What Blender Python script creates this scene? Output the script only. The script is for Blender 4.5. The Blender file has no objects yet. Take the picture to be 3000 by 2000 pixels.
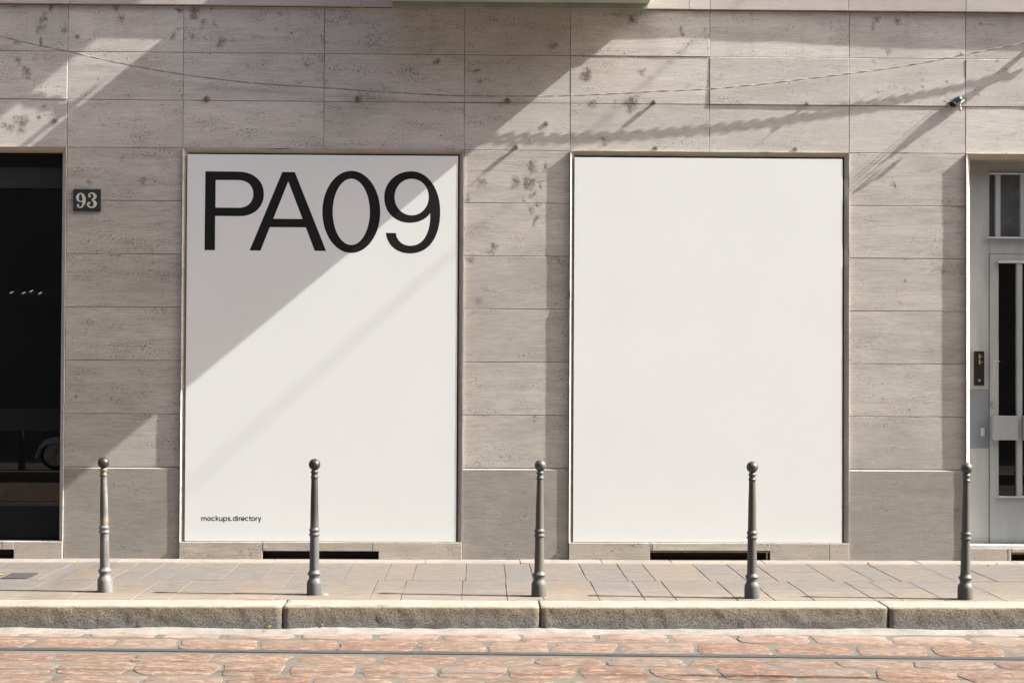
import bpy, bmesh, math, random
from mathutils import Vector, Matrix, noise
from mathutils.geometry import tessellate_polygon
R_ = math.radians
random.seed(7)
scene = bpy.context.scene
col = scene.collection

# ------------------------------------------------------------------ camera, sky, sun, exposure
CAM = Vector((0.0, -13.7, 1.6))
FOC = 4800.0                                   # focal length in photo pixels (3000 wide)
YAW, PIT, ROL = R_(-1.1605), R_(0.9071), R_(-0.2682)
ROT = Matrix.Rotation(YAW, 3, 'Z') @ Matrix.Rotation(PIT, 3, 'X') @ Matrix.Rotation(ROL, 3, 'Y')
cam_d = bpy.data.cameras.new('camera'); cam = bpy.data.objects.new('camera', cam_d); col.objects.link(cam)
r_, f_, u_ = ROT.col[0], ROT.col[1], ROT.col[2]
m4 = Matrix.Identity(4)
for i in range(3):
    m4[i][0], m4[i][1], m4[i][2], m4[i][3] = r_[i], u_[i], -f_[i], CAM[i]
cam.matrix_world = m4
cam_d.sensor_width = 36.0; cam_d.lens = FOC / 3000.0 * 36.0; cam_d.clip_start = 0.05; cam_d.clip_end = 500
scene.camera = cam
SUN = Vector((-1.0, 0.10, -0.842)).normalized()          # direction the light travels
world = bpy.data.worlds.new('World'); scene.world = world; world.use_nodes = True
wn = world.node_tree.nodes; wl = world.node_tree.links
sky = wn.new('ShaderNodeTexSky'); sky.sky_type = 'NISHITA'; sky.sun_disc = False
sky.sun_elevation = math.asin(-SUN.z); sky.sun_rotation = math.atan2(-SUN.x, -SUN.y)
sky.air_density = 1.0; sky.dust_density = 4.0; sky.ozone_density = 1.0
wn['Background'].inputs[1].default_value = 0.12
wl.new(sky.outputs[0], wn['Background'].inputs[0])
sd = bpy.data.lights.new('sun', 'SUN'); sd.energy = 5.0; sd.angle = R_(0.5); sd.color = (1.0, 0.975, 0.915)
so = bpy.data.objects.new('sun', sd); col.objects.link(so); so.rotation_euler = SUN.to_track_quat('-Z', 'Y').to_euler(); so.location = (20, -3, 18)
vs = scene.view_settings; vs.view_transform = 'Standard'; vs.look = 'None'; vs.gamma = 1.0; vs.use_curve_mapping = False
vs.exposure = 2.10
scene.cycles.use_denoising = True; scene.cycles.max_bounces = 8; scene.cycles.diffuse_bounces = 5

# ------------------------------------------------------------------ survey helpers: photo pixel -> point on a known plane
def ray(px, py):
    return ROT @ Vector((px - 1500.0, FOC, 1000.0 - py))
def W(px, py, Y=0.0):
    d = ray(px, py); t = (Y - CAM.y) / d.y; return CAM + d * t
def G(px, py, Z=0.0):
    d = ray(px, py); t = (Z - CAM.z) / d.z; return CAM + d * t

# ------------------------------------------------------------------ mesh helpers
class MB:
    def __init__(s): s.v = []; s.f = []; s.sm = []
    def vert(s, p): s.v.append(tuple(p)); return len(s.v) - 1
    def face(s, idx, smooth=False): s.f.append(tuple(idx)); s.sm.append(smooth)
    def quad(s, a, b, c, d, smooth=False): s.face([s.vert(a), s.vert(b), s.vert(c), s.vert(d)], smooth)
    def box(s, x0, x1, y0, y1, z0, z1, bev=0.0):
        if bev <= 0:
            p = [s.vert((x, y, z)) for z in (z0, z1) for y in (y0, y1) for x in (x0, x1)]
            for q in ((0, 2, 3, 1), (4, 5, 7, 6), (0, 1, 5, 4), (2, 6, 7, 3), (0, 4, 6, 2), (1, 3, 7, 5)): s.face([p[i] for i in q])
            return
        bm = bmesh.new(); bmesh.ops.create_cube(bm, size=1)
        for v in bm.verts: v.co = Vector(((x0 + x1) / 2 + v.co.x * (x1 - x0), (y0 + y1) / 2 + v.co.y * (y1 - y0), (z0 + z1) / 2 + v.co.z * (z1 - z0)))
        bmesh.ops.bevel(bm, geom=bm.edges[:], offset=bev, segments=2, affect='EDGES', profile=0.7)
        s.add_bm(bm); bm.free()
    def add_bm(s, bm, smooth=False):
        o = len(s.v); bm.verts.index_update()
        for v in bm.verts: s.v.append(tuple(v.co))
        for f in bm.faces: s.face([o + v.index for v in f.verts], smooth)
    def lathe(s, prof, seg=40, c=(0, 0, 0), smooth=True, axis=None):
        rings = []
        for r, z in prof:
            ring = []
            for k in range(seg):
                a = 2 * math.pi * k / seg
                p = Vector((r * math.cos(a), r * math.sin(a), z))
                if axis: p = axis @ p
                ring.append(s.vert(p + Vector(c)))
            rings.append(ring)
        for a, b in zip(rings, rings[1:]):
            for k in range(seg):
                s.face([a[k], a[(k + 1) % seg], b[(k + 1) % seg], b[k]], smooth)
        s.face(rings[0][::-1]); s.face(rings[-1])
    def tube(s, pts, r, seg=8, smooth=True):
        pts = [Vector(p) for p in pts]; n = len(pts); rings = []
        rr = r if isinstance(r, (list, tuple)) else [r] * n
        up = Vector((0, 0, 1))
        for i, p in enumerate(pts):
            t = (pts[min(i + 1, n - 1)] - pts[max(i - 1, 0)]).normalized()
            ref = up if abs(t.dot(up)) < 0.95 else Vector((0, 1, 0))
            a = t.cross(ref).normalized(); b = a.cross(t).normalized()
            rings.append([s.vert(p + (a * math.cos(2 * math.pi * k / seg) + b * math.sin(2 * math.pi * k / seg)) * rr[i]) for k in range(seg)])
        for a, b in zip(rings, rings[1:]):
            for k in range(seg): s.face([a[k], b[k], b[(k + 1) % seg], a[(k + 1) % seg]], smooth)
        s.face(rings[0]); s.face(rings[-1][::-1])
    def build(s, name, mat, parent=None, recalc=True):
        me = bpy.data.meshes.new(name); me.from_pydata(s.v, [], s.f)
        me.polygons.foreach_set('use_smooth', s.sm)
        if recalc:
            bm = bmesh.new(); bm.from_mesh(me); bmesh.ops.recalc_face_normals(bm, faces=bm.faces[:])
            for e in bm.edges:
                if len(e.link_faces) == 2 and e.link_faces[0].smooth != e.link_faces[1].smooth: e.smooth = False
            bm.to_mesh(me); bm.free()
        me.materials.append(mat); me.update()
        o = bpy.data.objects.new(name, me); col.objects.link(o)
        if parent:
            o.parent = parent
            o.matrix_parent_inverse = world_of(parent).inverted()
        return o
def world_of(o):
    m = o.matrix_basis.copy()
    if o.parent: m = world_of(o.parent) @ o.matrix_parent_inverse @ m
    return m
def tag(o, label=None, cat=None, group=None, kind=None):
    if label: o['label'] = label
    if cat: o['category'] = cat
    if group: o['group'] = group
    if kind: o['kind'] = kind
    return o
def empty(name, loc):
    o = bpy.data.objects.new(name, None); col.objects.link(o); o.location = loc; o.empty_display_size = 0.1; return o
def N3(x, y, z): return noise.noise(Vector((x, y, z)))

# ------------------------------------------------------------------ material helpers
class NT:
    def __init__(s, name):
        s.m = bpy.data.materials.new(name); s.m.use_nodes = True; s.t = s.m.node_tree; s.n = s.t.nodes; s.b = s.n['Principled BSDF']
        s.tc = s.n.new('ShaderNodeTexCoord'); s.geo = s.n.new('ShaderNodeNewGeometry')
    def put(s, sock, v):
        if hasattr(v, 'links') or hasattr(v, 'is_output'): s.t.links.new(v, sock)
        elif isinstance(v, (tuple, list)) and len(v) == 3 and sock.type == 'RGBA': sock.default_value = (*v, 1)
        else: sock.default_value = v
    def mapping(s, scale=(1, 1, 1), loc=None, vec=None, rot=None):
        n = s.n.new('ShaderNodeMapping'); n.inputs['Scale'].default_value = scale
        if rot: n.inputs['Rotation'].default_value = rot
        if loc is not None: s.put(n.inputs['Location'], loc)
        s.put(n.inputs['Vector'], vec if vec is not None else s.tc.outputs['Object']); return n.outputs[0]
    def noise(s, vec, scale=1.0, detail=4.0, rough=0.55, dist=0.0):
        n = s.n.new('ShaderNodeTexNoise'); s.put(n.inputs['Vector'], vec); n.inputs['Scale'].default_value = scale
        n.inputs['Detail'].default_value = detail; n.inputs['Roughness'].default_value = rough; n.inputs['Distortion'].default_value = dist
        return n.outputs['Fac']
    def voro(s, vec, scale=1.0, rnd=1.0, feat='F1', out='Distance'):
        n = s.n.new('ShaderNodeTexVoronoi'); n.feature = feat; s.put(n.inputs['Vector'], vec); n.inputs['Scale'].default_value = scale
        n.inputs['Randomness'].default_value = rnd; return n.outputs[out]
    def ramp(s, fac, a, b, lo=0.0, hi=1.0, smooth=False):
        n = s.n.new('ShaderNodeMapRange'); n.interpolation_type = 'SMOOTHSTEP' if smooth else 'LINEAR'; n.clamp = True
        s.put(n.inputs[0], fac); n.inputs[1].default_value = a; n.inputs[2].default_value = b; n.inputs[3].default_value = lo; n.inputs[4].default_value = hi
        return n.outputs[0]
    def math(s, op, a, b=0.0, c=None, clamp=False):
        n = s.n.new('ShaderNodeMath'); n.operation = op; n.use_clamp = clamp; s.put(n.inputs[0], a); s.put(n.inputs[1], b)
        if c is not None: s.put(n.inputs[2], c)
        return n.outputs[0]
    def mix(s, fac, a, b, mode='MIX'):
        n = s.n.new('ShaderNodeMix'); n.data_type = 'RGBA'; n.blend_type = mode; n.clamp_factor = True
        s.put(n.inputs[0], fac); s.put(n.inputs[6], a); s.put(n.inputs[7], b); return n.outputs[2]
    def sep(s, vec):
        n = s.n.new('ShaderNodeSeparateXYZ'); s.put(n.inputs[0], vec); return n.outputs
    def comb(s, x, y, z):
        n = s.n.new('ShaderNodeCombineXYZ'); s.put(n.inputs[0], x); s.put(n.inputs[1], y); s.put(n.inputs[2], z); return n.outputs[0]
    def vmath(s, op, a, b=(0, 0, 0)):
        n = s.n.new('ShaderNodeVectorMath'); n.operation = op; s.put(n.inputs[0], a); s.put(n.inputs[1], b); return n.outputs['Value' if op in ('DISTANCE', 'LENGTH') else 'Vector']
    def bump(s, h, dist=0.003, strength=1.0, normal=None):
        n = s.n.new('ShaderNodeBump'); n.inputs['Strength'].default_value = strength; n.inputs['Distance'].default_value = dist
        s.put(n.inputs['Height'], h)
        if normal is not None: s.put(n.inputs['Normal'], normal)
        return n.outputs[0]
    def out(s, base, rough=0.8, normal=None, metal=0.0, spec=0.5):
        s.put(s.b.inputs['Base Color'], base); s.put(s.b.inputs['Roughness'], rough); s.put(s.b.inputs['Metallic'], metal)
        s.b.inputs['Specular IOR Level'].default_value = spec
        if normal is not None: s.put(s.b.inputs['Normal'], normal)
        return s.m
    def island(s): return s.geo.outputs['Random Per Island']

def plain(name, c, rough=0.7, metal=0.0, spec=0.5, var=0.12, scale=8.0, bump=0.0):
    t = NT(name); n = t.noise(t.mapping((scale,) * 3), 1.0, 5.0)
    lo = tuple(x * (1 - var) for x in c); hi = tuple(min(1, x * (1 + var)) for x in c)
    nb = t.bump(t.noise(t.mapping((scale * 25,) * 3), 1.0, 3.0), bump) if bump else None
    return t.out(t.mix(t.ramp(n, 0.3, 0.7), lo, hi), t.ramp(n, 0.2, 0.8, rough - 0.06, min(1, rough + 0.06)), nb, metal, spec)

# mould stains seen on the wall, (photo px x, y, radius px, darkness)
SPOTS = [(147,20,14,.7),(130,57,14,.7),(118,85,16,.6),(185,87,10,.6),(226,100,9,.7),(120,127,8,.8),(50,128,10,.5),(53,178,14,.5),(78,207,15,.6),(78,228,9,.5),
 (355,48,12,.6),(338,24,10,.6),(526,28,12,.8),(570,40,20,.85),(595,72,14,.5),(627,72,10,.5),(525,90,10,.5),(507,104,10,.6),(567,110,8,.5),(48,352,12,.55),(68,355,16,.7),(30,375,14,.6),(62,385,12,.6),
 (115,348,10,.6),(157,355,14,.7),(132,310,12,.5),(10,368,10,.6),(640,130,10,.6),(648,123,16,.5),(620,26,8,.6),(820,45,9,.4),(983,25,8,.4),(950,122,9,.5),(940,168,10,.4),
 (265,535,12,.5),(417,532,13,.5),(360,462,10,.4),(240,472,7,.5),(900,185,10,.45),(880,240,9,.35),
 (1852,55,19,.75),(1620,135,16,.6),(1400,205,8,.7),(1390,208,8,.7),(1405,240,13,.5),(1278,180,12,.6),(1718,215,20,.85),(1712,230,14,.7),(1880,212,13,.5),(1995,90,9,.6),(1848,305,22,.8),(1862,295,16,.5),(1730,305,13,.6),(1800,303,10,.4),(1768,408,13,.6),
 (1560,475,15,.8),(1556,490,18,.75),(1512,535,17,.75),(1547,535,19,.85),(1600,490,9,.6),(1413,535,16,.65),(1365,583,14,.7),(1587,540,8,.5),(1563,568,11,.7),(1537,592,9,.7),(1570,600,12,.6),(1553,618,12,.6),(1570,648,11,.75),(1447,720,12,.7),(1435,735,10,.5),(1442,750,8,.5),(1380,762,13,.6),(1400,880,14,.4),
 (2570,58,15,.6),(2630,62,13,.55),(2600,150,12,.45),(2620,545,11,.8),(2618,535,9,.4),(2705,430,8,.5),(2560,185,8,.5),(2555,80,9,.5)]

def stone(name, lo, hi, pits=1.0, spots=True, zs=1.0, pink=0.5, seed=0.0, streak=1.0):
    t = NT(name)
    isl = t.island()
    off = t.comb(t.math('MULTIPLY', isl, 17.3), seed, t.math('MULTIPLY', isl, 31.7))
    P = t.tc.outputs['Object']; Po = t.vmath('ADD', P, off)
    s1 = t.noise(t.mapping((1.6, 1.6, 17 * zs), vec=Po), 1.0, 6.0, 0.6, 0.6)
    s2 = t.noise(t.mapping((7, 7, 120 * zs), vec=Po), 1.0, 4.0, 0.6, 0.3)
    big = t.noise(t.mapping((0.9, 0.9, 1.3), vec=Po), 1.0, 3.0)
    f = t.math('ADD', t.math('MULTIPLY', s1, 0.34 * streak), t.math('ADD', t.math('MULTIPLY', s2, 0.50), t.math('MULTIPLY', big, 0.30)))
    c = t.mix(t.ramp(f, 0.44, 0.70), lo, hi)
    c = t.mix(t.ramp(t.noise(t.mapping((2.3, 2.3, 3.1), vec=Po), 1.0, 2.0), 0.45, 0.7, 0.0, 0.35 * pink), c, (hi[0] * 0.98, hi[1] * 0.88, hi[2] * 0.86))
    c = t.mix(t.ramp(isl, 0, 1, 0.0, 0.42), c, (lo[0] * .8, lo[1] * .8, lo[2] * .82))
    st_ = t.noise(t.mapping((1.3, 1.3, 1.9), loc=(seed, 2, 1)), 1.0, 5.0, 0.62); c = t.mix(t.ramp(st_, 0.48, 0.72, 0.0, 0.36), c, (lo[0] * .62, lo[1] * .58, lo[2] * .52))
    # fine grain
    g = t.noise(t.mapping((260, 260, 420), vec=Po), 1.0, 2.0, 0.7)
    c = t.mix(t.ramp(g, 0.3, 0.75, 0.0, 0.42), c, (lo[0] * .62, lo[1] * .60, lo[2] * .58))
    # elongated travertine pits
    pn = t.noise(t.mapping((50, 50, 140 * zs), vec=Po), 1.0, 4.0, 0.68, 0.3)
    pm = t.noise(t.mapping((3.2, 3.2, 10.0), vec=Po), 1.0, 3.0, 0.6)
    th = t.math('ADD', pn, t.math('MULTIPLY', t.math('SUBTRACT', pm, 0.5), 0.42))
    pit = t.ramp(th, 0.602, 0.665, 0.0, pits, True)
    sp = t.noise(t.mapping((70, 70, 150), vec=Po), 1.0, 3.0, 0.65)
    spk = t.math('MULTIPLY', t.ramp(sp, 0.585, 0.68), t.ramp(pm, 0.34, 0.54))
    c = t.mix(t.math('MULTIPLY', pit, 0.85), c, (0.085, 0.072, 0.062)); c = t.mix(t.math('MULTIPLY', spk, 0.75 * pits), c, (0.14, 0.12, 0.10))
    # thin dark bedding streaks
    bs = t.noise(t.mapping((2.6, 2.6, 60), vec=Po), 1.0, 5.0, 0.7, 0.5); c = t.mix(t.math('MULTIPLY', t.ramp(bs, 0.56, 0.68), 0.24 * pits), c, (lo[0] * .48, lo[1] * .46, lo[2] * .43))
    # long dark veins
    vn = t.noise(t.mapping((1.1, 1.1, 5.0), vec=Po), 1.0, 6.0, 0.65, 1.0)
    vein = t.ramp(t.math('ABSOLUTE', t.math('SUBTRACT', vn, 0.52)), 0.0, 0.007, 1.0, 0.0)
    vein = t.math('MULTIPLY', vein, t.ramp(t.noise(t.mapping((3, 3, 8), vec=Po), 1.0, 3.0), 0.50, 0.66))
    c = t.mix(t.math('MULTIPLY', vein, 0.75 * pits), c, (0.15, 0.11, 0.09))
    hgt = t.math('ADD', t.math('SUBTRACT', t.math('MULTIPLY', pit, -1.0), t.math('MULTIPLY', spk, 0.5)), t.math('ADD', t.math('MULTIPLY', g, 0.32), t.math('MULTIPLY', s2, 0.3)))
    if spots:
        # small scattered mould flecks
        vd = t.voro(t.mapping((7, 7, 7), vec=P), 1.0)
        dens = t.noise(t.mapping((0.55, 0.55, 0.8), loc=(3.1, 0, 1.7), vec=P), 1.0, 2.0)
        fl = t.math('MULTIPLY', t.ramp(vd, 0.02, 0.14, 1.0, 0.0), t.ramp(dens, 0.48, 0.62))
        m = t.math('MULTIPLY', fl, 0.65)
        warp = t.noise(t.mapping((55, 55, 40), vec=P), 1.0, 4.0, 0.7)
        wv_ = t.n.new('ShaderNodeTexNoise'); t.put(wv_.inputs['Vector'], P); wv_.inputs['Scale'].default_value = 14.0; wv_.inputs['Detail'].default_value = 3.0
        Pw = t.vmath('ADD', P, t.vmath('MULTIPLY', t.vmath('SUBTRACT', wv_.outputs['Color'], (0.5, 0.5, 0.5)), (0.13, 0.0, 0.16)))
        for (x, y, r, d) in SPOTS:
            w = W(x, y); dd = t.vmath('DISTANCE', t.mapping((1, 0, 0.85), vec=Pw), (w.x, 0, w.z * 0.85))
            m = t.math('MAXIMUM', m, t.ramp(dd, 0.0, r / 350.0 * 1.12, d, 0.0))
        m = t.math('MULTIPLY', m, t.ramp(warp, 0.32, 0.54, 0.0, 2.0), clamp=True)
        c = t.mix(t.math('MULTIPLY', m, 0.80), c, (0.075, 0.062, 0.045))
        # faint vertical drip dirt under the joints
        dr = t.noise(t.mapping((9, 9, 0.7), vec=P), 1.0, 4.0, 0.6)
        zz = t.sep(P)[2]
        c = t.mix(t.math('MULTIPLY', t.ramp(dr, 0.55, 0.75), t.ramp(zz, 4.0, 4.65, 0.0, 0.30)), c, (0.12, 0.10, 0.08))
    return t.out(c, 0.72, t.bump(hgt, 0.0024, 0.85), 0.0, 0.35)

M = {}
M['wall'] = stone('travertine', (0.41, 0.388, 0.358), (0.655, 0.62, 0.578), 1.0, True, 1.0, 0.3)
M['pier'] = stone('travertine_pier', (0.325, 0.303, 0.272), (0.545, 0.508, 0.460), 1.1, True, 0.9, 0.15, 33.0)
M['plinth'] = stone('travertine_plinth', (0.225, 0.208, 0.182), (0.365, 0.338, 0.296), 0.9, False, 0.8, 0.0, 5.0)
M['trim'] = stone('travertine_trim', (0.42, 0.378, 0.32), (0.56, 0.51, 0.445), 0.6, False, 1.0, 0.0, 9.0)
M['sill'] = stone('travertine_sill', (0.34, 0.30, 0.25), (0.50, 0.455, 0.39), 1.2, False, 1.0, 0.0, 13.0)
M['band'] = stone('travertine_band', (0.40, 0.365, 0.345), (0.49, 0.445, 0.42), 0.25, False, 1.0, 0.4, 21.0)
M['mortar'] = plain('joint_mortar', (0.16, 0.14, 0.12), 0.95, var=0.3, scale=14)
M['dark'] = plain('dark_void', (0.012, 0.012, 0.013), 0.9)
M['frame_dark'] = plain('dark_metal', (0.004, 0.0055, 0.0065), 0.5, 0.0, 0.2)
M['glass_dark'] = NT('dark_glass').out((0.002, 0.0025, 0.003), 0.012, None, 0.0, 0.55)
def cement_mat(name, a, b, bumpd=0.004):
    t = NT(name); n = t.noise(t.mapping((5, 5, 5)), 1.0, 6.0, 0.65); g = t.noise(t.mapping((180,) * 3), 1.0, 3.0, 0.7)
    c = t.mix(t.ramp(n, 0.3, 0.7), a, b); c = t.mix(t.ramp(g, 0.35, 0.75, 0.0, 0.45), c, tuple(x * .55 for x in a))
    return t.out(c, 0.9, t.bump(t.math('ADD', g, t.math('MULTIPLY', n, 1.5)), bumpd), 0.0, 0.2)
M['cement'] = cement_mat('pale_cement', (0.150, 0.140, 0.122), (0.255, 0.24, 0.21), 0.009)
M['road_mortar'] = cement_mat('road_mortar', (0.072, 0.064, 0.053), (0.112, 0.101, 0.085))
M['bed'] = cement_mat('paving_joint', (0.075, 0.064, 0.052), (0.125, 0.108, 0.09))

def paving_mat():
    t = NT('paving_stone'); isl = t.island(); P = t.tc.outputs['Object']
    Po = t.vmath('ADD', P, t.comb(t.math('MULTIPLY', isl, 23.0), t.math('MULTIPLY', isl, 11.0), 0.0))
    st = t.noise(t.mapping((2.2, 22, 5), vec=Po), 1.0, 6.0, 0.65, 0.4); g = t.noise(t.mapping((120, 200, 120), vec=Po), 1.0, 3.0, 0.7)
    n = t.n.new('ShaderNodeValToRGB'); t.put(n.inputs[0], isl); e = n.color_ramp.elements
    cols = [(0.0, (.104, .087, .073)), (.16, (.085, .078, .072)), (.30, (.114, .093, .076)), (.44, (.086, .081, .079)), (.58, (.110, .090, .075)), (.72, (.092, .080, .070)), (.86, (.122, .092, .070)), (1., (.098, .084, .073))]
    e[0].position = 0; e[0].color = (*cols[0][1], 1); e[1].position = 1; e[1].color = (*cols[-1][1], 1)
    for p, c_ in cols[1:-1]: k = e.new(p); k.color = (*c_, 1)
    c = t.mix(t.ramp(st, 0.46, 0.66, 0.0, 0.5), n.outputs[0], (0.148, 0.130, 0.109)); c = t.mix(t.ramp(g, 0.40, 0.68, 0.0, 0.75), c, (0.050, 0.044, 0.037))
    # ochre dirt near the kerb and pale dust against the wall
    y = t.sep(P)[1]; dn = t.noise(t.mapping((1.5, 6, 1), vec=P), 1.0, 5.0, 0.6)
    k = t.math('MULTIPLY', t.ramp(y, -1.75, -2.25, 0.0, 0.75), t.ramp(dn, 0.25, 0.6)); c = t.mix(k, c, (0.162, 0.130, 0.095))
    k = t.math('MULTIPLY', t.ramp(y, -0.36, -0.22, 0.0, 0.85), t.ramp(dn, 0.1, 0.45)); c = t.mix(k, c, (0.194, 0.169, 0.139))
    blot = t.noise(t.mapping((1.1, 1.6, 1), vec=P), 1.0, 5.0, 0.6); c = t.mix(t.ramp(blot, 0.5, 0.72, 0.0, 0.4), c, (0.072, 0.069, 0.068))
    gum = t.voro(t.mapping((3.1, 3.1, 3.1), vec=P), 1.0); c = t.mix(t.ramp(gum, 0.045, 0.065, 0.6, 0.0), c, (0.05, 0.046, 0.042))
    mo = t.noise(t.mapping((9, 16, 9), vec=Po), 1.0, 5.0, 0.7); c = t.mix(t.ramp(mo, 0.50, 0.64, 0.0, 0.5), c, (0.058, 0.050, 0.044)); c = t.mix(t.ramp(mo, 0.47, 0.34, 0.0, 0.5), c, (0.150, 0.112, 0.088))
    return t.out(c, 0.8, t.bump(t.math('ADD', st, t.math('MULTIPLY', g, 0.5)), 0.005, 0.9), 0.0, 0.3)
M['paving'] = paving_mat()
def kerb_mat():
    t = NT('kerb_granite'); P = t.tc.outputs['Object']; z = t.sep(P)[2]
    n = t.noise(t.mapping((6, 6, 9)), 1.0, 6.0, 0.65); g = t.noise(t.mapping((70, 70, 80)), 1.0, 5.0, 0.75); g2 = t.noise(t.mapping((200, 200, 200)), 1.0, 2.0, 0.7)
    wob = t.math('ADD', z, t.math('MULTIPLY', t.math('SUBTRACT', n, 0.5), 0.07))
    face = t.mix(t.ramp(wob, -0.105, -0.04), (0.158, 0.157, 0.150), (0.215, 0.165, 0.108))
    face = t.mix(t.ramp(g, 0.44, 0.60, 0.0, 0.85), face, (0.060, 0.052, 0.042)); face = t.mix(t.ramp(g2, 0.55, 0.7, 0.0, 0.6), face, (0.27, 0.255, 0.23))
    face = t.mix(t.ramp(t.noise(t.mapping((2.4, 2.4, 6)), 1.0, 5.0), 0.52, 0.7, 0.0, 0.5), face, (0.085, 0.068, 0.05))
    top = t.mix(t.ramp(n, 0.3, 0.7), (0.185, 0.165, 0.135), (0.245, 0.225, 0.19))
    top = t.mix(t.ramp(g, 0.45, 0.7, 0.0, 0.5), top, (0.125, 0.105, 0.078))
    c = t.mix(t.ramp(t.math('ADD', z, t.math('MULTIPLY', t.math('SUBTRACT', g, 0.5), 0.035)), -0.016, -0.002), face, top)
    return t.out(c, 0.85, t.bump(t.math('ADD', g, t.math('MULTIPLY', n, 0.8)), 0.012, 0.9), 0.0, 0.25)
M['kerb'] = kerb_mat()
def cobble_mat():
    t = NT('pink_porphyry'); isl = t.island(); P = t.tc.outputs['Object']
    Po = t.vmath('ADD', P, t.comb(t.math('MULTIPLY', isl, 23.0), t.math('MULTIPLY', isl, 41.0), 0.0))
    n = t.n.new('ShaderNodeValToRGB'); t.put(n.inputs[0], isl); e = n.color_ramp.elements
    cols = [(0.0, (.100, .056, .035)), (.14, (.130, .092, .064)), (.28, (.090, .043, .026)), (.42, (.118, .088, .064)), (.56, (.102, .057, .037)), (.70, (.112, .091, .070)), (.84, (.115, .066, .042)), (1., (.086, .046, .031))]
    e[0].position = 0; e[0].color = (*cols[0][1], 1); e[1].position = 1; e[1].color = (*cols[-1][1], 1)
    for p, c_ in cols[1:-1]: k = e.new(p); k.color = (*c_, 1)
    ch = t.noise(t.mapping((14, 27, 20), vec=Po, rot=(0, 0, 0.5)), 1.0, 5.0, 0.74, 0.8); g = t.noise(t.mapping((110, 190, 150), vec=Po), 1.0, 3.0, 0.7)
    c = t.mix(t.ramp(ch, 0.52, 0.60, 0.0, 0.85), n.outputs[0], (0.267, 0.176, 0.128)); c = t.mix(t.ramp(ch, 0.47, 0.40, 0.0, 0.7), c, (0.073, 0.034, 0.022))
    c = t.mix(t.ramp(g, 0.45, 0.62, 0.0, 0.65), c, (0.070, 0.040, 0.028))
    y = t.sep(P)[1]; dn = t.noise(t.mapping((3, 7, 1), vec=P), 1.0, 6.0, 0.65)
    k = t.math('MULTIPLY', t.ramp(y, -3.25, -2.72, 0.0, 1.0), t.ramp(dn, 0.34, 0.60)); c = t.mix(k, c, (0.232, 0.180, 0.148))
    dm_ = t.noise(t.mapping((2.2, 4, 1), loc=(5, 0, 0), vec=P), 1.0, 6.0, 0.7); c = t.mix(t.ramp(dm_, 0.50, 0.66, 0.0, 0.75), c, (0.116, 0.094, 0.080))   # mortar smeared over the stones
    return t.out(c, 0.8, t.bump(t.math('ADD', ch, t.math('MULTIPLY', g, 0.35)), 0.014, 0.85), 0.0, 0.3)
M['cobble'] = cobble_mat()
def rail_mat():
    t = NT('rail_steel'); n = t.noise(t.mapping((3, 60, 60)), 1.0, 5.0); g = t.noise(t.mapping((40, 160, 60)), 1.0, 3.0)
    c = t.mix(t.ramp(n, 0.3, 0.7), (0.024, 0.027, 0.029), (0.040, 0.044, 0.047)); c = t.mix(t.ramp(g, 0.55, 0.75, 0, .5), c, (0.10, 0.07, 0.05))
    return t.out(c, t.ramp(n, .3, .7, .55, .7), None, 0.0, 0.25)
M['rail'] = rail_mat()
M['poster'] = plain('poster_paper', (0.648, 0.664, 0.648), 0.6, 0, 0.3, var=0.012, scale=1.5)
M['ink'] = plain('black_ink', (0.010, 0.010, 0.010), 0.7, 0, 0.15, var=0.02)
def door_paint():
    t = NT('grey_door_paint'); n = t.noise(t.mapping((14, 14, 1.6)), 1.0, 6.0, 0.6); g = t.noise(t.mapping((3, 3, 3)), 1.0, 4.0)
    c = t.mix(t.ramp(n, 0.3, 0.75), (0.262, 0.278, 0.28), (0.325, 0.342, 0.343)); c = t.mix(t.ramp(g, 0.5, 0.75, 0, .3), c, (0.22, 0.235, 0.237))
    p0, p1 = W(2839, 1313, 0.15), W(2900, 1140, 0.15); s = t.sep(t.tc.outputs['Object'])
    w = t.math('MULTIPLY', t.math('SUBTRACT', t.noise(t.mapping((30, 30, 30)), 1.0, 3.0), 0.5), 0.012)
    zz = t.math('ADD', s[2], w); xx = t.math('ADD', s[0], w)
    k = t.math('MULTIPLY', t.math('GREATER_THAN', zz, p0.z), t.math('LESS_THAN', zz, p1.z)); k = t.math('MULTIPLY', k, t.math('LESS_THAN', xx, p1.x - 0.006))
    c = t.mix(k, c, (0.15, 0.168, 0.19))           # patch of darker repaint
    return t.out(c, 0.5, t.bump(n, 0.0006, 0.5), 0.0, 0.4)
M['door'] = door_paint()
M['white_metal'] = plain('pale_metal', (0.50, 0.51, 0.50), 0.4, 0.2)
M['balcony'] = plain('balcony_render', (0.40, 0.42, 0.36), 0.85, var=0.15, scale=2)
M['balcony_strip'] = plain('balcony_moulding', (0.235, 0.255, 0.225), 0.8, var=0.25, scale=3)
M['opposite'] = plain('opposite_render', (0.115, 0.113, 0.102), 0.9, var=0.2, scale=1.2)
M['plate'] = plain('enamel_dark', (0.018, 0.024, 0.028), 0.5, 0, 0.4, var=0.3, scale=30)
M['numeral'] = plain('enamel_cream', (0.50, 0.49, 0.40), 0.5, var=0.2, scale=40)
M['rust'] = plain('rusty_iron', (0.27, 0.19, 0.10), 0.7, 0.3, var=0.4, scale=60, bump=0.001)
M['rust_dark'] = plain('dark_rusty_iron', (0.055, 0.045, 0.035), 0.8, 0.2, var=0.4, scale=60, bump=0.001)
M['cable'] = plain('cable_sheath', (0.23, 0.20, 0.165), 0.7, var=0.3, scale=12)
M['teal'] = plain('teal_tape', (0.030, 0.10, 0.125), 0.25, 0, 0.6, var=0.5, scale=70)
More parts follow.
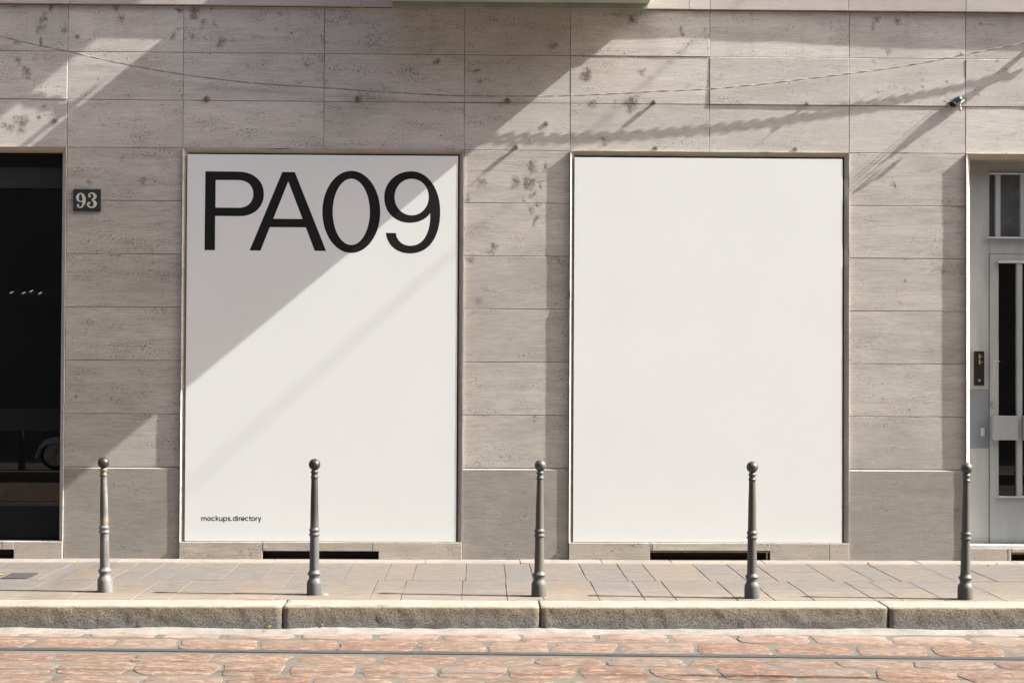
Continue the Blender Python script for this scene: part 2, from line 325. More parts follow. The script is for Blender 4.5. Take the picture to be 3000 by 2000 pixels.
M['black'] = plain('black_rubber', (0.010, 0.010, 0.010), 0.6, 0.0, 0.2, var=0.3)
M['tan'] = plain('tan_strap', (0.42, 0.33, 0.23), 0.7)
M['silver'] = plain('zinc_steel', (0.45, 0.46, 0.46), 0.35, 0.8)
M['brass'] = plain('brass_label', (0.45, 0.36, 0.20), 0.4, 0.5)
M['leaf'] = plain('yellow_leaf', (0.42, 0.36, 0.02), 0.6, var=0.3, scale=60)
M['leaf_brown'] = plain('ochre_leaf', (0.33, 0.17, 0.03), 0.6, var=0.3, scale=60)
M['grate'] = plain('cast_iron_grate', (0.055, 0.052, 0.05), 0.6, 0.4)

# ------------------------------------------------------------------ dimensions of the facade (metres)
VX = [-3.439, -2.478, -1.304, -0.1305, 0.7575, 1.9296, 3.1077, 4.0935]
ZT = [3.417, 3.815, 4.216, 4.606]
ZP = 0.7587
DOORX1 = 5.46
openings = [(-5.79, VX[0]), (VX[1], VX[3]), (VX[4], VX[6]), (VX[7], DOORX1)]
XCOLS = [-9.2, -8.0, -6.75, -5.79, -4.62] + VX + [DOORX1, 6.45, 7.62, 8.8]
SILL_Z = 0.143

building = tag(empty('building', (0, 0, 0)), 'travertine clad street building with two poster windows and a grey entrance door', 'building')

def slab(mb, x0, x1, z0, z1, y=(0, 0, 0, 0), step=0.03, g=0.0017, amp=0.0006, yb=0.014, seed=0.0):
    """one stone slab: y = front depth at (x0z0, x1z0, x0z1, x1z1), pillowed edges, gap g around"""
    nx = max(2, int((x1 - x0) / step)); nz = max(2, int((z1 - z0) / step))
    idx = {}
    for j in range(nz + 1):
        for i in range(nx + 1):
            u, v = i / nx, j / nz
            yy = (y[0] * (1 - u) + y[1] * u) * (1 - v) + (y[2] * (1 - u) + y[3] * u) * v
            X = x0 + g + 0.0022 + (x1 - x0 - 2 * g - 0.0044) * u; Z = z0 + g + 0.0022 + (z1 - z0 - 2 * g - 0.0044) * v
            yy += amp * N3(X * 3.1 + seed, seed * 1.7, Z * 4.0) + amp * 0.5 * N3(X * 9 + seed, seed, Z * 14)
            idx[i, j] = mb.vert((X, yy, Z))
    for j in range(nz):
        for i in range(nx):
            mb.face([idx[i, j], idx[i + 1, j], idx[i + 1, j + 1], idx[i, j + 1]], True)
    loop = [(i, 0) for i in range(nx)] + [(nx, j) for j in range(nz)] + [(i, nz) for i in range(nx, 0, -1)] + [(0, j) for j in range(nz, 0, -1)]
    l1, l2 = [], []
    for (i, j) in loop:
        p = mb.v[idx[i, j]]
        ox = (-1 if i == 0 else 1 if i == nx else 0); oz = (-1 if j == 0 else 1 if j == nz else 0)
        w = 0.0022 - 0.0016 * max(0, N3(p[0] * 23 + seed, 3.3, p[2] * 23)) - (0.006 * max(0, N3(p[0] * 11 + seed, 7.7, p[2] * 11) - 0.45))
        l1.append(mb.vert((p[0] + ox * w, p[1] + 0.0024, p[2] + oz * w))); l2.append(mb.vert((p[0] + ox * w, yb, p[2] + oz * w)))
    n = len(loop)
    for k in range(n):
        a, b = idx[loop[k]], idx[loop[(k + 1) % n]]
        mb.face([b, a, l1[k], l1[(k + 1) % n]], False); mb.face([l1[(k + 1) % n], l1[k], l2[k], l2[(k + 1) % n]], False)

rs = random.Random(3)
def jit(a=0.0012): return tuple(-rs.random() * a for _ in range(4))
wall = MB(); plinths = []; piers = []
special = {(9, 2): (-.0035, -.0042, -.0005, -.0015), (9, 1): (-.001, -.001, -.001, -.001), (10, 1): (-.0052, -.0058, -.0035, -.0045), (11, 1): (-.0052, -.005, -.0014, -.0014), (12, 1): (-.004,) * 4, (10, 0): (0, 0, 0, 0), (11, 0): (0, 0, 0, 0), (4, 1): (-.001, -.0036, -.001, -.003)}
for ci in range(len(XCOLS) - 1):
    x0, x1 = XCOLS[ci], XCOLS[ci + 1]
    vis = -5 < x1 and x0 < 5.5
    for ri in range(3):
        y = special.get((ci, ri), jit())
        slab(wall, x0, x1, ZT[ri], ZT[ri + 1], y, 0.03 if vis else 0.12, seed=ci * 3.7 + ri * 1.3)
    inop = any(x0 >= a - 1e-4 and x1 <= b + 1e-4 for a, b in openings)
    if not inop:
        h = (ZT[0] - ZP) / 6
        pr_ = MB(); piers.append(pr_)
        for k in range(6):
            slab(pr_, x0, x1, ZP + k * h, ZP + (k + 1) * h, jit(), 0.03 if vis else 0.12, seed=ci * 5.1 + k * 2.3 + 40)
        y = -0.0095 - rs.random() * 0.001
        pm_ = MB(); slab(pm_, x0, x1, -0.02, ZP - 0.0095, (y,) * 4, 0.03 if vis else 0.12, amp=0.0009, seed=ci * 2.9 + 90); pm_.quad((x0 + .004, y + 0.0022, ZP - 0.0116), (x1 - .004, y + 0.0022, ZP - 0.0116), (x1 - .004, 0.004, ZP - 0.001), (x0 + .004, 0.004, ZP - 0.001)); plinths.append(pm_)
wall.build('wall', M['wall'], building)
for pr_ in piers: pr_.build('pier', M['pier'], building)
for pm_ in plinths: pm_.build('plinth', M['plinth'], building)
mb = MB()                                                   # masonry behind the slabs, with the openings left free
def back(x0, x1, z0, z1): mb.box(x0, x1, 0.0095, 0.30, z0, z1)
xs = -40.0
for a, b in openings:
    back(xs, a, -0.1, ZT[0]); xs = b
back(xs, 40.0, -0.1, ZT[0]); back(-40, 40, ZT[0], 4.61)
for a, b in openings: mb.box(a, b, 0.08, 0.30, -0.1, SILL_Z - 0.012)
mb.build('masonry', M['mortar'], building)

# stone band over the ground floor and the upper storeys
mb = MB()
bx = [-9.2, -6.9, -5.0, -3.42, -2.55, -1.0, 1.75, 1.928, 3.095, 4.085, 5.3, 6.6, 8.0, 9.2]
by = [.034, .034, .033, .034, .035, .034, .033, .031, .0335, .0385, .038, .036, .036, .036]
for k in range(len(bx) - 1):
    slab(mb, bx[k], bx[k + 1], 4.608, 4.80, (-by[k], -by[k + 1], -by[k], -by[k + 1]), 0.04, amp=0.0008, yb=0.02, seed=200 + k)
mb.build('stone_band', M['band'], building)
mb = MB(); mb.box(-40, 40, -0.0385, 0.3, 4.80, 4.93, 0.01); mb.build('string_course', M['band'], building)
mb = MB()
fl = [(5.6, 7.6), (9.2, 11.2), (12.8, 14.8)]
wx = [-22.5 + 3.0 * k for k in range(16)]
zs_ = [4.93] + [z for p in fl for z in p] + [17.0]
for k in range(0, len(zs_), 2): mb.box(-40, 40, 0.0, 0.3, zs_[k], zs_[k + 1])
for z0, z1 in fl:
    e = [-40] + [q for x in wx for q in (x - 0.6, x + 0.6)] + [40]
    for k in range(0, len(e), 2): mb.box(e[k], e[k + 1], 0.0, 0.3, z0, z1)
mb.build('upper_wall', M['band'], building)
mb = MB(); mb.box(-40, 40, 0.22, 0.26, 5.2, 15.2); mb.build('upper_glazing', M['glass_dark'], building)

# balconies of the bay above the left window
bxl, bxr = W(1150, 20).x, W(1899, 30).x
def balcony(z0, z1, P):
    b = MB(); b.box(bxl, bxr, -P, 0.0, z0 + 0.045, z1, 0.004); o = b.build('balcony', M['balcony'], building)
    s = MB(); s.box(bxl + 0.006, bxr - 0.006, -0.06, 0.0, z0, z0 + 0.043, 0.004); s.box(bxl + 0.03, bxr - 0.03, -P + 0.03, -P + 0.05, z0 + 0.02, z0 + 0.0445)
    s.build('moulding', M['balcony_strip'], o)
    return o
balcony(4.602, 5.945, 0.60)
balcony(8.16, 9.42, 0.62)
mb = MB(); mb.tube([(bxl + 0.02, -0.25, 6.02), (bxl + 0.02, -0.60, 6.02), (bxr - 0.02, -0.60, 6.02)], 0.018, 8); mb.build('handrail', M['black'], building)

# ------------------------------------------------------------------ splayed stone surrounds
def surround(x0, x1, z0, z1, name, seed, depth=0.11, lip=0.021):
    prof = [(0.0, 0.02), (0.0, -lip + 0.001), (0.0008, -lip), (0.0026, -lip + 0.0006), (0.037, 0.016), (0.037, depth)]
    mb = MB()
    path = []
    n1 = int((z1 - z0) / 0.035); n2 = int((x1 - x0) / 0.035)
    for k in range(n1 + 1): path.append((0, k / n1))
    for k in range(n2 + 1): path.append((1, k / n2))
    for k in range(n1 + 1): path.append((2, 1 - k / n1))
    rings = []
    for side, t in path:
        ring = []
        for q, (u, y) in enumerate(prof):
            zt = z0 + (z1 - u - z0) * t
            if side == 0: p = [x0 + u, y, zt]
            elif side == 2: p = [x1 - u, y, zt]
            else: p = [x0 + u + (x1 - x0 - 2 * u) * t, y, z1 - u]
            if q in (1, 2, 3):
                w = 0.0010 * N3(p[0] * 8 + seed, q, p[2] * 8); c = N3(p[0] * 5 + seed, 5.5, p[2] * 5) - 0.52
                if c > 0 and 0.02 < t < 0.98: w += min(0.010, 0.10 * c)
                p[1] += abs(w) if q > 1 else abs(w) * 0.6
                if side == 0: p[0] += w * 0.7
                elif side == 2: p[0] -= w * 0.7
                else: p[2] -= w * 0.7
            ring.append(mb.vert(p))
        rings.append((side, ring))
    for (sa, a), (sb, b) in zip(rings, rings[1:]):
        if sa != sb: continue
        for k in range(len(prof) - 1): mb.face([a[k], a[k + 1], b[k + 1], b[k]], False)
    return mb.build(name, M['trim'], building)
for k, (a, b) in enumerate(openings):
    surround(a + 0.0015, b - 0.0015, 0.09 if k == 3 else SILL_Z, ZT[0] - 0.0015, 'door_surround' if k == 3 else 'window_surround', 11.0 * k + 2, 0.16 if k in (0, 3) else 0.12)

# sills with their cellar vent slots
def sill(x0, x1, slot, ztop, zslot, cuts, seed, metal=False):
    a, b = slot
    mb = MB()
    blocks = []
    e = [x0] + cuts + [x1]
    for k in range(len(e) - 1):
        p, q = e[k], e[k + 1]
        for (u, v, zl) in ((p, min(q, a), -0.02), (max(p, a), min(q, b), zslot), (max(p, b), q, -0.02)):
            if v - u > 0.01: blocks.append((u, v, zl))
    for k, (u, v, zl) in enumerate(blocks):
        slab(mb, u, v, zl, ztop, (-0.032 - 0.0008 * (k % 3),) * 4, 0.035, g=0.0012, amp=0.0016, yb=0.02, seed=seed + k)
        top = [(u + 0.003, -0.030), (v - 0.003, -0.030), (v - 0.003, 0.10), (u + 0.003, 0.10)]
        mb.face([mb.vert((x, y, ztop - 0.0035)) for x, y in top], False)
    o = mb.build('sill', M['sill'], building)
    d = MB(); d.box(a - 0.02, b + 0.02, 0.05, 0.075, -0.05, zslot + 0.03); d.box(a + 0.0, b, 0.0, 0.05, -0.02, 0.004); d.build('vent_opening', M['dark'], o)
    if metal:
        f = MB(); f.box(a + 0.002, b - 0.002, -0.026, 0.0, zslot - 0.014, zslot - 0.003, 0.002); f.box(b - 0.03, b - 0.018, -0.024, 0.0, 0.0, zslot - 0.0145, 0.002)
        for k in range(4): f.tube([(a + (b - a) * (0.18 + 0.21 * k), -0.03, zslot - 0.010), (a + (b - a) * (0.18 + 0.21 * k), -0.024, zslot - 0.010)], 0.005, 6)
        f.build('vent_frame', M['rust'], o)
    return o
wx_ = lambda px, py=1610, Y=-0.03: W(px, py, Y).x
sill(-5.79, VX[0] - 0.001, (-4.3, wx_(40)), SILL_Z, 0.075, [wx_(6)], 1.0)
sill(VX[1] + 0.001, VX[3] - 0.001, (wx_(770), wx_(1109)), SILL_Z, 0.068, [wx_(769), wx_(1092)], 5.0)
sill(VX[4] + 0.001, VX[6] - 0.001, (wx_(1904), wx_(2256)), SILL_Z, 0.078, [wx_(1911), wx_(2430)], 9.0, True)
sill(VX[7] + 0.001, DOORX1, (wx_(2962), wx_(3180)), 0.105, 0.070, [wx_(2953)], 14.0, True)

# ------------------------------------------------------------------ shop window on the left, and the dark windows behind the posters
a, b = openings[0]
sw = MB(); yg = 0.105
zA, zB = W(90, 1261, yg).z, W(90, 1196, yg).z                # transom
zC = W(90, 1481, yg).z
sw.box(a + .03, b - .03, yg - 0.003, yg + 0.03, SILL_Z - 0.004, SILL_Z + 0.031)
shop = sw.build('shop_window', M['frame_dark'], building)
for nm, yo, z0, z1 in (('bottom_panel', 0.004, SILL_Z + 0.032, zC), ('transom', 0.012, zA, zB), ('head_rail', 0.02, W(90, 490, yg).z, ZT[0] - 0.036)):
    sw = MB(); sw.box(a + .03, b - .03, yg - 0.0012, yg + 0.03, z0, z1); sw.build(nm, M['frame_dark'], shop)
sb = MB(); sb.box(a + .03, b - .03, yg - 0.0008, yg + 0.03, W(90, 551, yg).z, W(90, 491, yg).z); sb.build('shutter_box', plain('shutter_box', (0.02, 0.024, 0.024), 0.6, spec=0.2), shop)
for z0, z1 in ((zC, zA), (zB, W(90, 552, yg).z)):
    p = MB(); p.box(a + .03, b - .03, yg, yg + 0.008, z0 + 0.001, z1 - 0.001); p.build('pane', M['glass_dark'], shop)
for a, b in openings[1:3]:
    p = MB(); p.box(a + 0.03, b - 0.03, 0.085, 0.10, SILL_Z - 0.003, ZT[0] - 0.03); p.build('window_pane', M['glass_dark'], building)

for a, b in openings[1:3]:
    p = MB(); p.box(a + 0.0375, a + 0.066, 0.018, 0.05, SILL_Z, ZT[0] - 0.038); p.box(b - 0.066, b - 0.0375, 0.018, 0.05, SILL_Z, ZT[0] - 0.038); p.box(a + 0.0665, b - 0.0665, 0.018, 0.05, ZT[0] - 0.070, ZT[0] - 0.038); p.build('gap_shade', M['dark'], building)  # black strips stand in for the shade in the gap around each poster
p = MB(); p.box(-40, 40, 0.31, 0.33, -0.1, 4.6); p.build('back_panel', M['dark'], building)  # dark panel added to keep the sky from showing through the openings

# ------------------------------------------------------------------ entrance door on the right (recessed 15 cm)
YD = 0.15
def dX(px, py=1000, Y=YD): return W(px, py, Y).x
def dZ(py, px=2920, Y=YD): return W(px, py, Y).z
dm = MB()
xl = VX[7] + 0.03; xr = DOORX1 - 0.03
xs_ = dX(2899); zt = dZ(466) + 0.03; zleaf = dZ(745); zb = 0.10
tx0 = dX(2897, 600); tz0, tz1 = dZ(695), dZ(511)
# fixed side panel, head with transom opening, right jamb
dm.box(xl, xs_ - 0.002, YD, YD + 0.04, zb, zt, 0.002)
dm.box(xs_ - 0.0005, xr, YD, YD + 0.04, tz1, zt); dm.box(xs_ - 0.0005, xr, YD, YD + 0.04, zleaf + 0.004, tz0)
door = dm.build('entrance_door', M['door'], building)
lf = MB(); gx0, gx1, gx2 = dX(2925), dX(2977), dX(2992); gz1, gz0 = dZ(771), dZ(1452); rr0 = gx2 + (gx1 - gx0) * 2.2
yl = YD - 0.006
lf.box(xs_ + 0.001, gx0, yl, YD + 0.035, zb, zleaf, 0.002); lf.box(gx0, rr0, yl, YD + 0.035, gz1, zleaf); lf.box(gx0, rr0, yl, YD + 0.035, zb, gz0); lf.box(rr0, xr, yl, YD + 0.035, zb, zleaf)
lf.box(gx1, gx2, yl - 0.022, YD + 0.03, gz0 + 0.001, gz1 - 0.001, 0.003)
lf.box(gx0 + 0.02, xr - 0.02, yl - 0.0015, yl, zb + 0.03, dZ(1510) , 0)
lf.build('door_leaf', M['door'], door)
lg = MB(); l2_ = MB()
lg.box(gx0 - 0.012, rr0, yl - 0.030, yl, gz1 + 0.0, gz1 + 0.020, 0.003); lg.build('door_ledge', M['white_metal'], door); lg = MB(); lg.box(gx0 - 0.012, rr0, yl - 0.022, yl, gz0 - 0.012, gz0 - 0.001, 0.002)
l2_.box(tx0 - 0.008, xr, YD - 0.030, YD, tz1 - 0.003, tz1 + 0.010, 0.003); l2_.box(tx0 - 0.012, xr, YD - 0.034, YD, tz0 - 0.012, tz0 + 0.002, 0.003)
lg.build('door_ledge', M['white_metal'], door); l2_.build('transom_ledge', M['white_metal'], door)
br = MB()
for p0, p1 in ((2915, 2929), (2988, 2999)): br.box(dX(p0, 600), dX(p1, 600), YD - 0.02, YD + 0.02, tz0 + 0.003, tz1 - 0.004, 0.002)
br.build('transom_bar', M['door'], door)
p = MB(); p.box(xs_, xr, YD + 0.045, YD + 0.055, tz0 - 0.01, tz1 + 0.01); p.build('transom_pane', plain('frosted_glass', (0.10, 0.11, 0.115), 0.25), door)
p = MB(); p.box(gx0 - 0.01, rr0 + 0.01, YD + 0.012, YD + 0.02, gz0 - 0.01, gz1 + 0.01); p.build('door_pane', M['glass_dark'], door)
cb = MB(); cb.box(dX(2904, 1250), gx1 - 0.002, yl - 0.045, yl - 0.001, dZ(1288), dZ(1217), 0.004); cb.box(gx2 + 0.004, rr0 + 0.05, yl - 0.045, yl - 0.001, dZ(1288), dZ(1217), 0.004); cb.build('cross_rail', M['door'], door)
h = MB(); hx = dX(2908); h.tube([(hx, yl, dZ(1056)), (hx, yl - 0.03, dZ(1056)), (hx, yl - 0.03, dZ(1112))], 0.004, 8); h.tube([(hx, yl - 0.03, dZ(1058)), (hx + 0.05, yl - 0.03, dZ(1058))], 0.004, 8); h.build('handle', M['silver'], door)
h = MB(); h.box(dX(2904), dX(2911), yl - 0.006, yl, dZ(1194), dZ(1174), 0.002); h.lathe([(0.005, 0), (0.005, 0.008)], 12, (dX(2907.5), yl - 0.005, dZ(1181)), axis=Matrix.Rotation(R_(90), 3, 'X')); h.build('lock', M['silver'], door)
h = MB(); h.box(dX(2873), dX(2884), YD - 0.005, YD, dZ(1277), dZ(1253), 0.002); h.lathe([(0.006, 0), (0.006, 0.006)], 12, (dX(2878), YD - 0.004, dZ(1262)), axis=Matrix.Rotation(R_(90), 3, 'X')); h.build('keyhole_plate', M['white_metal'], door)
h = MB(); h.box(VX[7] + 0.012, DOORX1 - 0.02, -0.022, YD + 0.03, 0.105, 0.128, 0.003); h.build('threshold', M['white_metal'], door)

ic = empty('intercom_panel', (dX(2867), YD, dZ(1079))); tag(ic, 'small black intercom with two lit-looking name tags beside the grey door', 'intercom')
ic['label'] = 'narrow black intercom panel with brass name tags on the grey door jamb'
h = MB(); h.box(dX(2849), dX(2885), YD - 0.006, YD - 0.0005, dZ(1139), dZ(1021), 0.002); h.build('back_plate', M['door'], ic)
h = MB(); h.box(dX(2852), dX(2882), YD - 0.018, YD - 0.0065, dZ(1129), dZ(1029), 0.004); h.build('housing', M['black'], ic)
h = MB()
for y0, y1 in ((1038, 1051), (1054, 1067)): h.box(dX(2866), dX(2870), YD - 0.021, YD - 0.0185, dZ(y1), dZ(y0), 0.001)
h.build('name_tag', M['brass'], ic)
for y0 in (1045, 1061): h = MB(); h.lathe([(0.004, 0), (0.004, 0.006)], 12, (dX(2874), YD - 0.0175, dZ(y0)), axis=Matrix.Rotation(R_(90), 3, 'X')); h.build('button', M['silver'], ic)
h = MB(); h.lathe([(0.011, 0), (0.011, 0.004)], 20, (dX(2867), YD - 0.0175, dZ(1114)), axis=Matrix.Rotation(R_(90), 3, 'X')); h.build('button', M['silver'], ic)

# ------------------------------------------------------------------ posters
YP = -0.0145
def bez(p0, p1, p2, p3, n=14):
    out = []
    for k in range(1, n + 1):
        t = k / n; s = 1 - t
        out.append(tuple(s**3 * p0[i] + 3 * s * s * t * p1[i] + 3 * s * t * t * p2[i] + t**3 * p3[i] for i in (0, 1)))
    return out
def path(start, *segs):
    pts = [start]
    for s in segs:
        if len(s) == 1: pts.append(s[0])
        else: pts += bez(pts[-1], s[0], s[1], s[2])
    if abs(pts[0][0] - pts[-1][0]) + abs(pts[0][1] - pts[-1][1]) < 1: pts.pop()
    return pts
def ell(l, r, t, b, k=0.56):
    cx, cy = (l + r) / 2, (t + b) / 2; a = (r - l) / 2; c = (b - t) / 2
    return path((cx, t), ((cx + a * k, t), (r, cy - c * k), (r, cy)), ((r, cy + c * k), (cx + a * k, b), (cx, b)), ((cx - a * k, b), (l, cy + c * k), (l, cy)), ((l, cy - c * k), (cx - a * k, t), (cx, t)))
def fill(mb, loops, conv, y0, y1):
    loops3 = [[Vector((p[0], -p[1], 0)) for p in l] for l in loops]
    flat = [p for l in loops for p in l]
    fr = [mb.vert((*(lambda w: (w.x, y0, w.z))(conv(p)),)) for p in flat]
    bk = [mb.vert((*(lambda w: (w.x, y1, w.z))(conv(p)),)) for p in flat]
    for tri in tessellate_polygon(loops3): mb.face([fr[i] for i in tri])
    o = 0
    for l in loops:
        n = len(l)
        for k in range(n): mb.face([fr[o + k], fr[o + (k + 1) % n], bk[o + (k + 1) % n], bk[o + k]])
        o += n
def poster(name, label, x0, x1, z0, z1):
    e = empty(name, ((x0 + x1) / 2, YP, z0)); tag(e, label, 'poster', 'posters in the windows')
    s = MB(); s.box(x0, x1, YP, YP + 0.020, z0, z1, 0.0015); s.build('panel', M['poster'], e)
    return e
p1 = poster('poster', 'white poster printed with huge black letters and digits', W(545, 1000, YP).x, W(1339, 1000, YP).x, SILL_Z + 0.004, W(940, 454.5, YP).z)
p2 = poster('poster', 'blank white poster without any printing, nearer the grey door', W(1681, 1000, YP).x, W(2468, 1000, YP).x, SILL_Z + 0.004, W(2070, 463.5, YP).z)
cA = lambda p: W(540 + p[0] / 4.9, 440 + p[1] / 4.9, YP)
cB = lambda p: W(920 + p[0] / 4.9, 440 + p[1] / 4.9, YP)
L = MB(); y0, y1 = YP - 0.00015, YP + 0.0002
Pout = path((302, 303), ((770, 308),), ((1000, 310), (1142, 440), (1142, 630)), ((1142, 812), (1010, 948), (790, 948)), ((443, 945),), ((440, 1436),), ((289, 1435),))
Pin = path((450, 430), ((770, 431),), ((905, 432), (990, 508), (990, 630)), ((990, 748), (905, 827), (780, 827)), ((447, 824),))
fill(L, [Pout, Pin], cA, y0, y1)
fill(L, [[(1407, 313), (1587, 315), (2036, 1447), (1871, 1445), (1744, 1108), (1227, 1105), (1094, 1441), (936, 1440)], [(1492, 450), (1697, 988), (1278, 984)]], cA, y0, y1)
fill(L, [ell(119, 951, 297, 1476, 0.55), ell(268, 801, 410, 1361, 0.55)], cB, y0, y1)
nine = path((1397, 303), ((1640, 303), (1812, 560), (1812, 880)), ((1812, 1250), (1650, 1482), (1380, 1482)), ((1180, 1482), (1050, 1360), (1029, 1187)), ((1174, 1189),), ((1190, 1300), (1270, 1372), (1385, 1372)), ((1590, 1372), (1678, 1150), (1667, 905)), ((1610, 990), (1500, 1043), (1376, 1043)), ((1160, 1043), (1007, 890), (1007, 680)), ((1007, 460), (1180, 303), (1397, 303)))
fill(L, [nine, ell(1157, 1647, 411, 935, 0.56)], cB, y0, y1)
L.build('large_lettering', M['ink'], p1, recalc=False)
cS = lambda p: W(560 + p[0] / 9.8, 1480 + p[1] / 9.8, YP)
SW = 27.0
tl = MB(); lvl = [0]
def pen(pts):
    lvl[0] += 1; y = YP - 0.00015 - 0.00002 * (lvl[0] % 5); prev = None
    for i, p in enumerate(pts):
        a_, b_ = pts[max(i - 1, 0)], pts[min(i + 1, len(pts) - 1)]
        d = Vector((b_[0] - a_[0], b_[1] - a_[1])).normalized() * SW / 2
        l, r = cS((p[0] - d.y, p[1] + d.x)), cS((p[0] + d.y, p[1] - d.x))
        cur = (tl.vert((l.x, y, l.z)), tl.vert((r.x, y, r.z)))
        if prev: tl.face([prev[0], prev[1], cur[1], cur[0]])
        prev = cur
def oval(cx, cy, rx, ry, a0=0.0, a1=360.0, n=22):
    return [(cx + rx * math.cos(R_(a0 + (a1 - a0) * k / n)), cy + ry * math.sin(R_(a0 + (a1 - a0) * k / n))) for k in range(n + 1)]
T, B_, RX_, RY_ = 334.0, 440.0, 42.0, 46.0
MY = (T + B_) / 2 - 1
pen([(300, T), (300, B_)])
for x0 in (300, 368): pen([(x0, 385)] + oval(x0 + 33.5, 380, 33.5, 39, 180, 360, 12) + [(x0 + 67, B_)])
def ring(cx): pen(oval(cx, MY, RX_, RY_))
def cee(cx): pen(oval(cx, MY, RX_, RY_, -35, -325, 18))
ring(517); cee(636)
pen([(716, 291), (716, B_)]); pen([(780, T), (720, 396)]); pen([(740, 378), (786, B_)])
pen([(821, T), (821, 395)] + oval(854, 396, 33, 40, 180, 0, 12) + [(887, 390)]); pen([(891, T), (891, B_)])
pen([(933, T), (933, 487)]); ring(977)
pen(oval(1088, 361, 31, 20, -20, -180, 8) + [(1066, 376), (1088, 386), (1112, 396)] + oval(1088, 412, 33, 21, -10, 165, 10))
pen([(1150, 430), (1178, 430)])
ring(1249); pen([(1292, 291), (1292, B_)])
pen([(1332, T), (1332, B_)]); pen([(1321, 306), (1343, 306)])
for x0 in (1379, 1861): pen([(x0, T), (x0, B_)]); pen([(x0, 390), (x0 + 8, 360), (x0 + 24, 346), (x0 + 46, 343)])
pen([(1440, 390), (1524, 390)] + oval(1482, MY, RX_, RY_, 0, -320, 18)); cee(1595)
pen([(1688, 306), (1688, 410), (1694, 428), (1722, 431)]); pen([(1655, 345), (1722, 345)])
ring(1780)
pen([(1924, T), (1966, B_ - 6)]); pen([(2006, T), (1962, 452), (1950, 476), (1928, 480)])
tl.build('small_lettering', M['ink'], p1, recalc=False)

# ------------------------------------------------------------------ house number plate
cN = lambda p, Y=-0.02: W(180 + p[0] / 14.25, 530 + p[1] / 14.25, Y)
a, b = cN((485, 1265)), cN((1638, 350))
hp = empty('house_number_plate', ((a.x + b.x) / 2, 0, a.z)); tag(hp, 'dark enamel house number plate reading 93 on the left stone pier', 'number plate')
s = MB(); s.box(a.x, b.x, -0.020, -0.0005, a.z, b.z, 0.006); s.build('plate', M['plate'], hp)
def stroke(mb, pts, y):
    """smooth ribbon of varying width through (x, y, width) in crop pixels"""
    P = []
    n = len(pts)
    for i in range(n - 1):
        p0, p1_, p2_, p3 = pts[max(i - 1, 0)], pts[i], pts[i + 1], pts[min(i + 2, n - 1)]
        for k in range(8):
            t = k / 8
            P.append(tuple(0.5 * ((2 * p1_[q]) + (-p0[q] + p2_[q]) * t + (2 * p0[q] - 5 * p1_[q] + 4 * p2_[q] - p3[q]) * t * t + (-p0[q] + 3 * p1_[q] - 3 * p2_[q] + p3[q]) * t**3) for q in range(3)))
    P.append(pts[-1]); prev = None
    for i, p in enumerate(P):
        d = Vector((P[min(i + 1, len(P) - 1)][0] - P[max(i - 1, 0)][0], P[min(i + 1, len(P) - 1)][1] - P[max(i - 1, 0)][1])); d.normalize(); nn = Vector((-d.y, d.x)) * p[2] / 2
        l, r = cN((p[0] + nn.x, p[1] + nn.y)), cN((p[0] - nn.x, p[1] - nn.y))
        cur = [mb.vert((l.x, y, l.z)), mb.vert((r.x, y, r.z)), mb.vert((r.x, -0.0195, r.z)), mb.vert((l.x, -0.0195, l.z))]
        if prev:
            for q in range(4): mb.face([prev[q], prev[(q + 1) % 4], cur[(q + 1) % 4], cur[q]])
        else: mb.face(cur)
        prev = cur
    mb.face(prev[::-1])
def dot(mb, x, y_, r, y):
    pts = [cN((x + r * math.cos(k * math.pi / 9), y_ + r * math.sin(k * math.pi / 9))) for k in range(18)]
    f = [mb.vert((p.x, y, p.z)) for p in pts]; g_ = [mb.vert((p.x, -0.0195, p.z)) for p in pts]; mb.face(f)
    for k in range(18): mb.face([f[k], f[(k + 1) % 18], g_[(k + 1) % 18], g_[k]])
n9 = MB(); stroke(n9, [(668, 1020, 60), (705, 1085, 55), (785, 1112, 45), (880, 1050, 70), (938, 880, 128), (935, 700, 130), (880, 570, 85), (800, 530, 52), (715, 580, 85), (668, 690, 115), (700, 810, 80), (780, 862, 42), (850, 850, 36), (890, 815, 36)], -0.0235); dot(n9, 697, 1015, 46, -0.0231); n9.build('numeral', M['numeral'], hp)
n3 = MB(); stroke(n3, [(1140, 620, 50), (1165, 555, 50), (1255, 512, 52), (1345, 540, 85), (1405, 640, 128), (1375, 730, 85), (1270, 785, 42)], -0.0235); stroke(n3, [(1270, 800, 46), (1360, 850, 90), (1408, 950, 135), (1370, 1060, 95), (1265, 1108, 62), (1150, 1070, 70), (1098, 975, 75), (1130, 910, 55)], -0.0238); dot(n3, 1178, 645, 50, -0.0231); dot(n3, 1165, 925, 52, -0.0232); n3.build('numeral', M['numeral'], hp)

# ------------------------------------------------------------------ ground: pavement, kerb, gutter, road
ZR = -0.165
def yrow(py): return G(1500, py, 0.0).y
Y1, Y2, Y3 = yrow(1649.5), yrow(1700), yrow(1757); YK = yrow(1775)
st = MB(); st.box(-60, 60, Y3, 0.0, -0.30, -0.011); tag(st.build('pavement_bed', M['bed']), kind='structure')
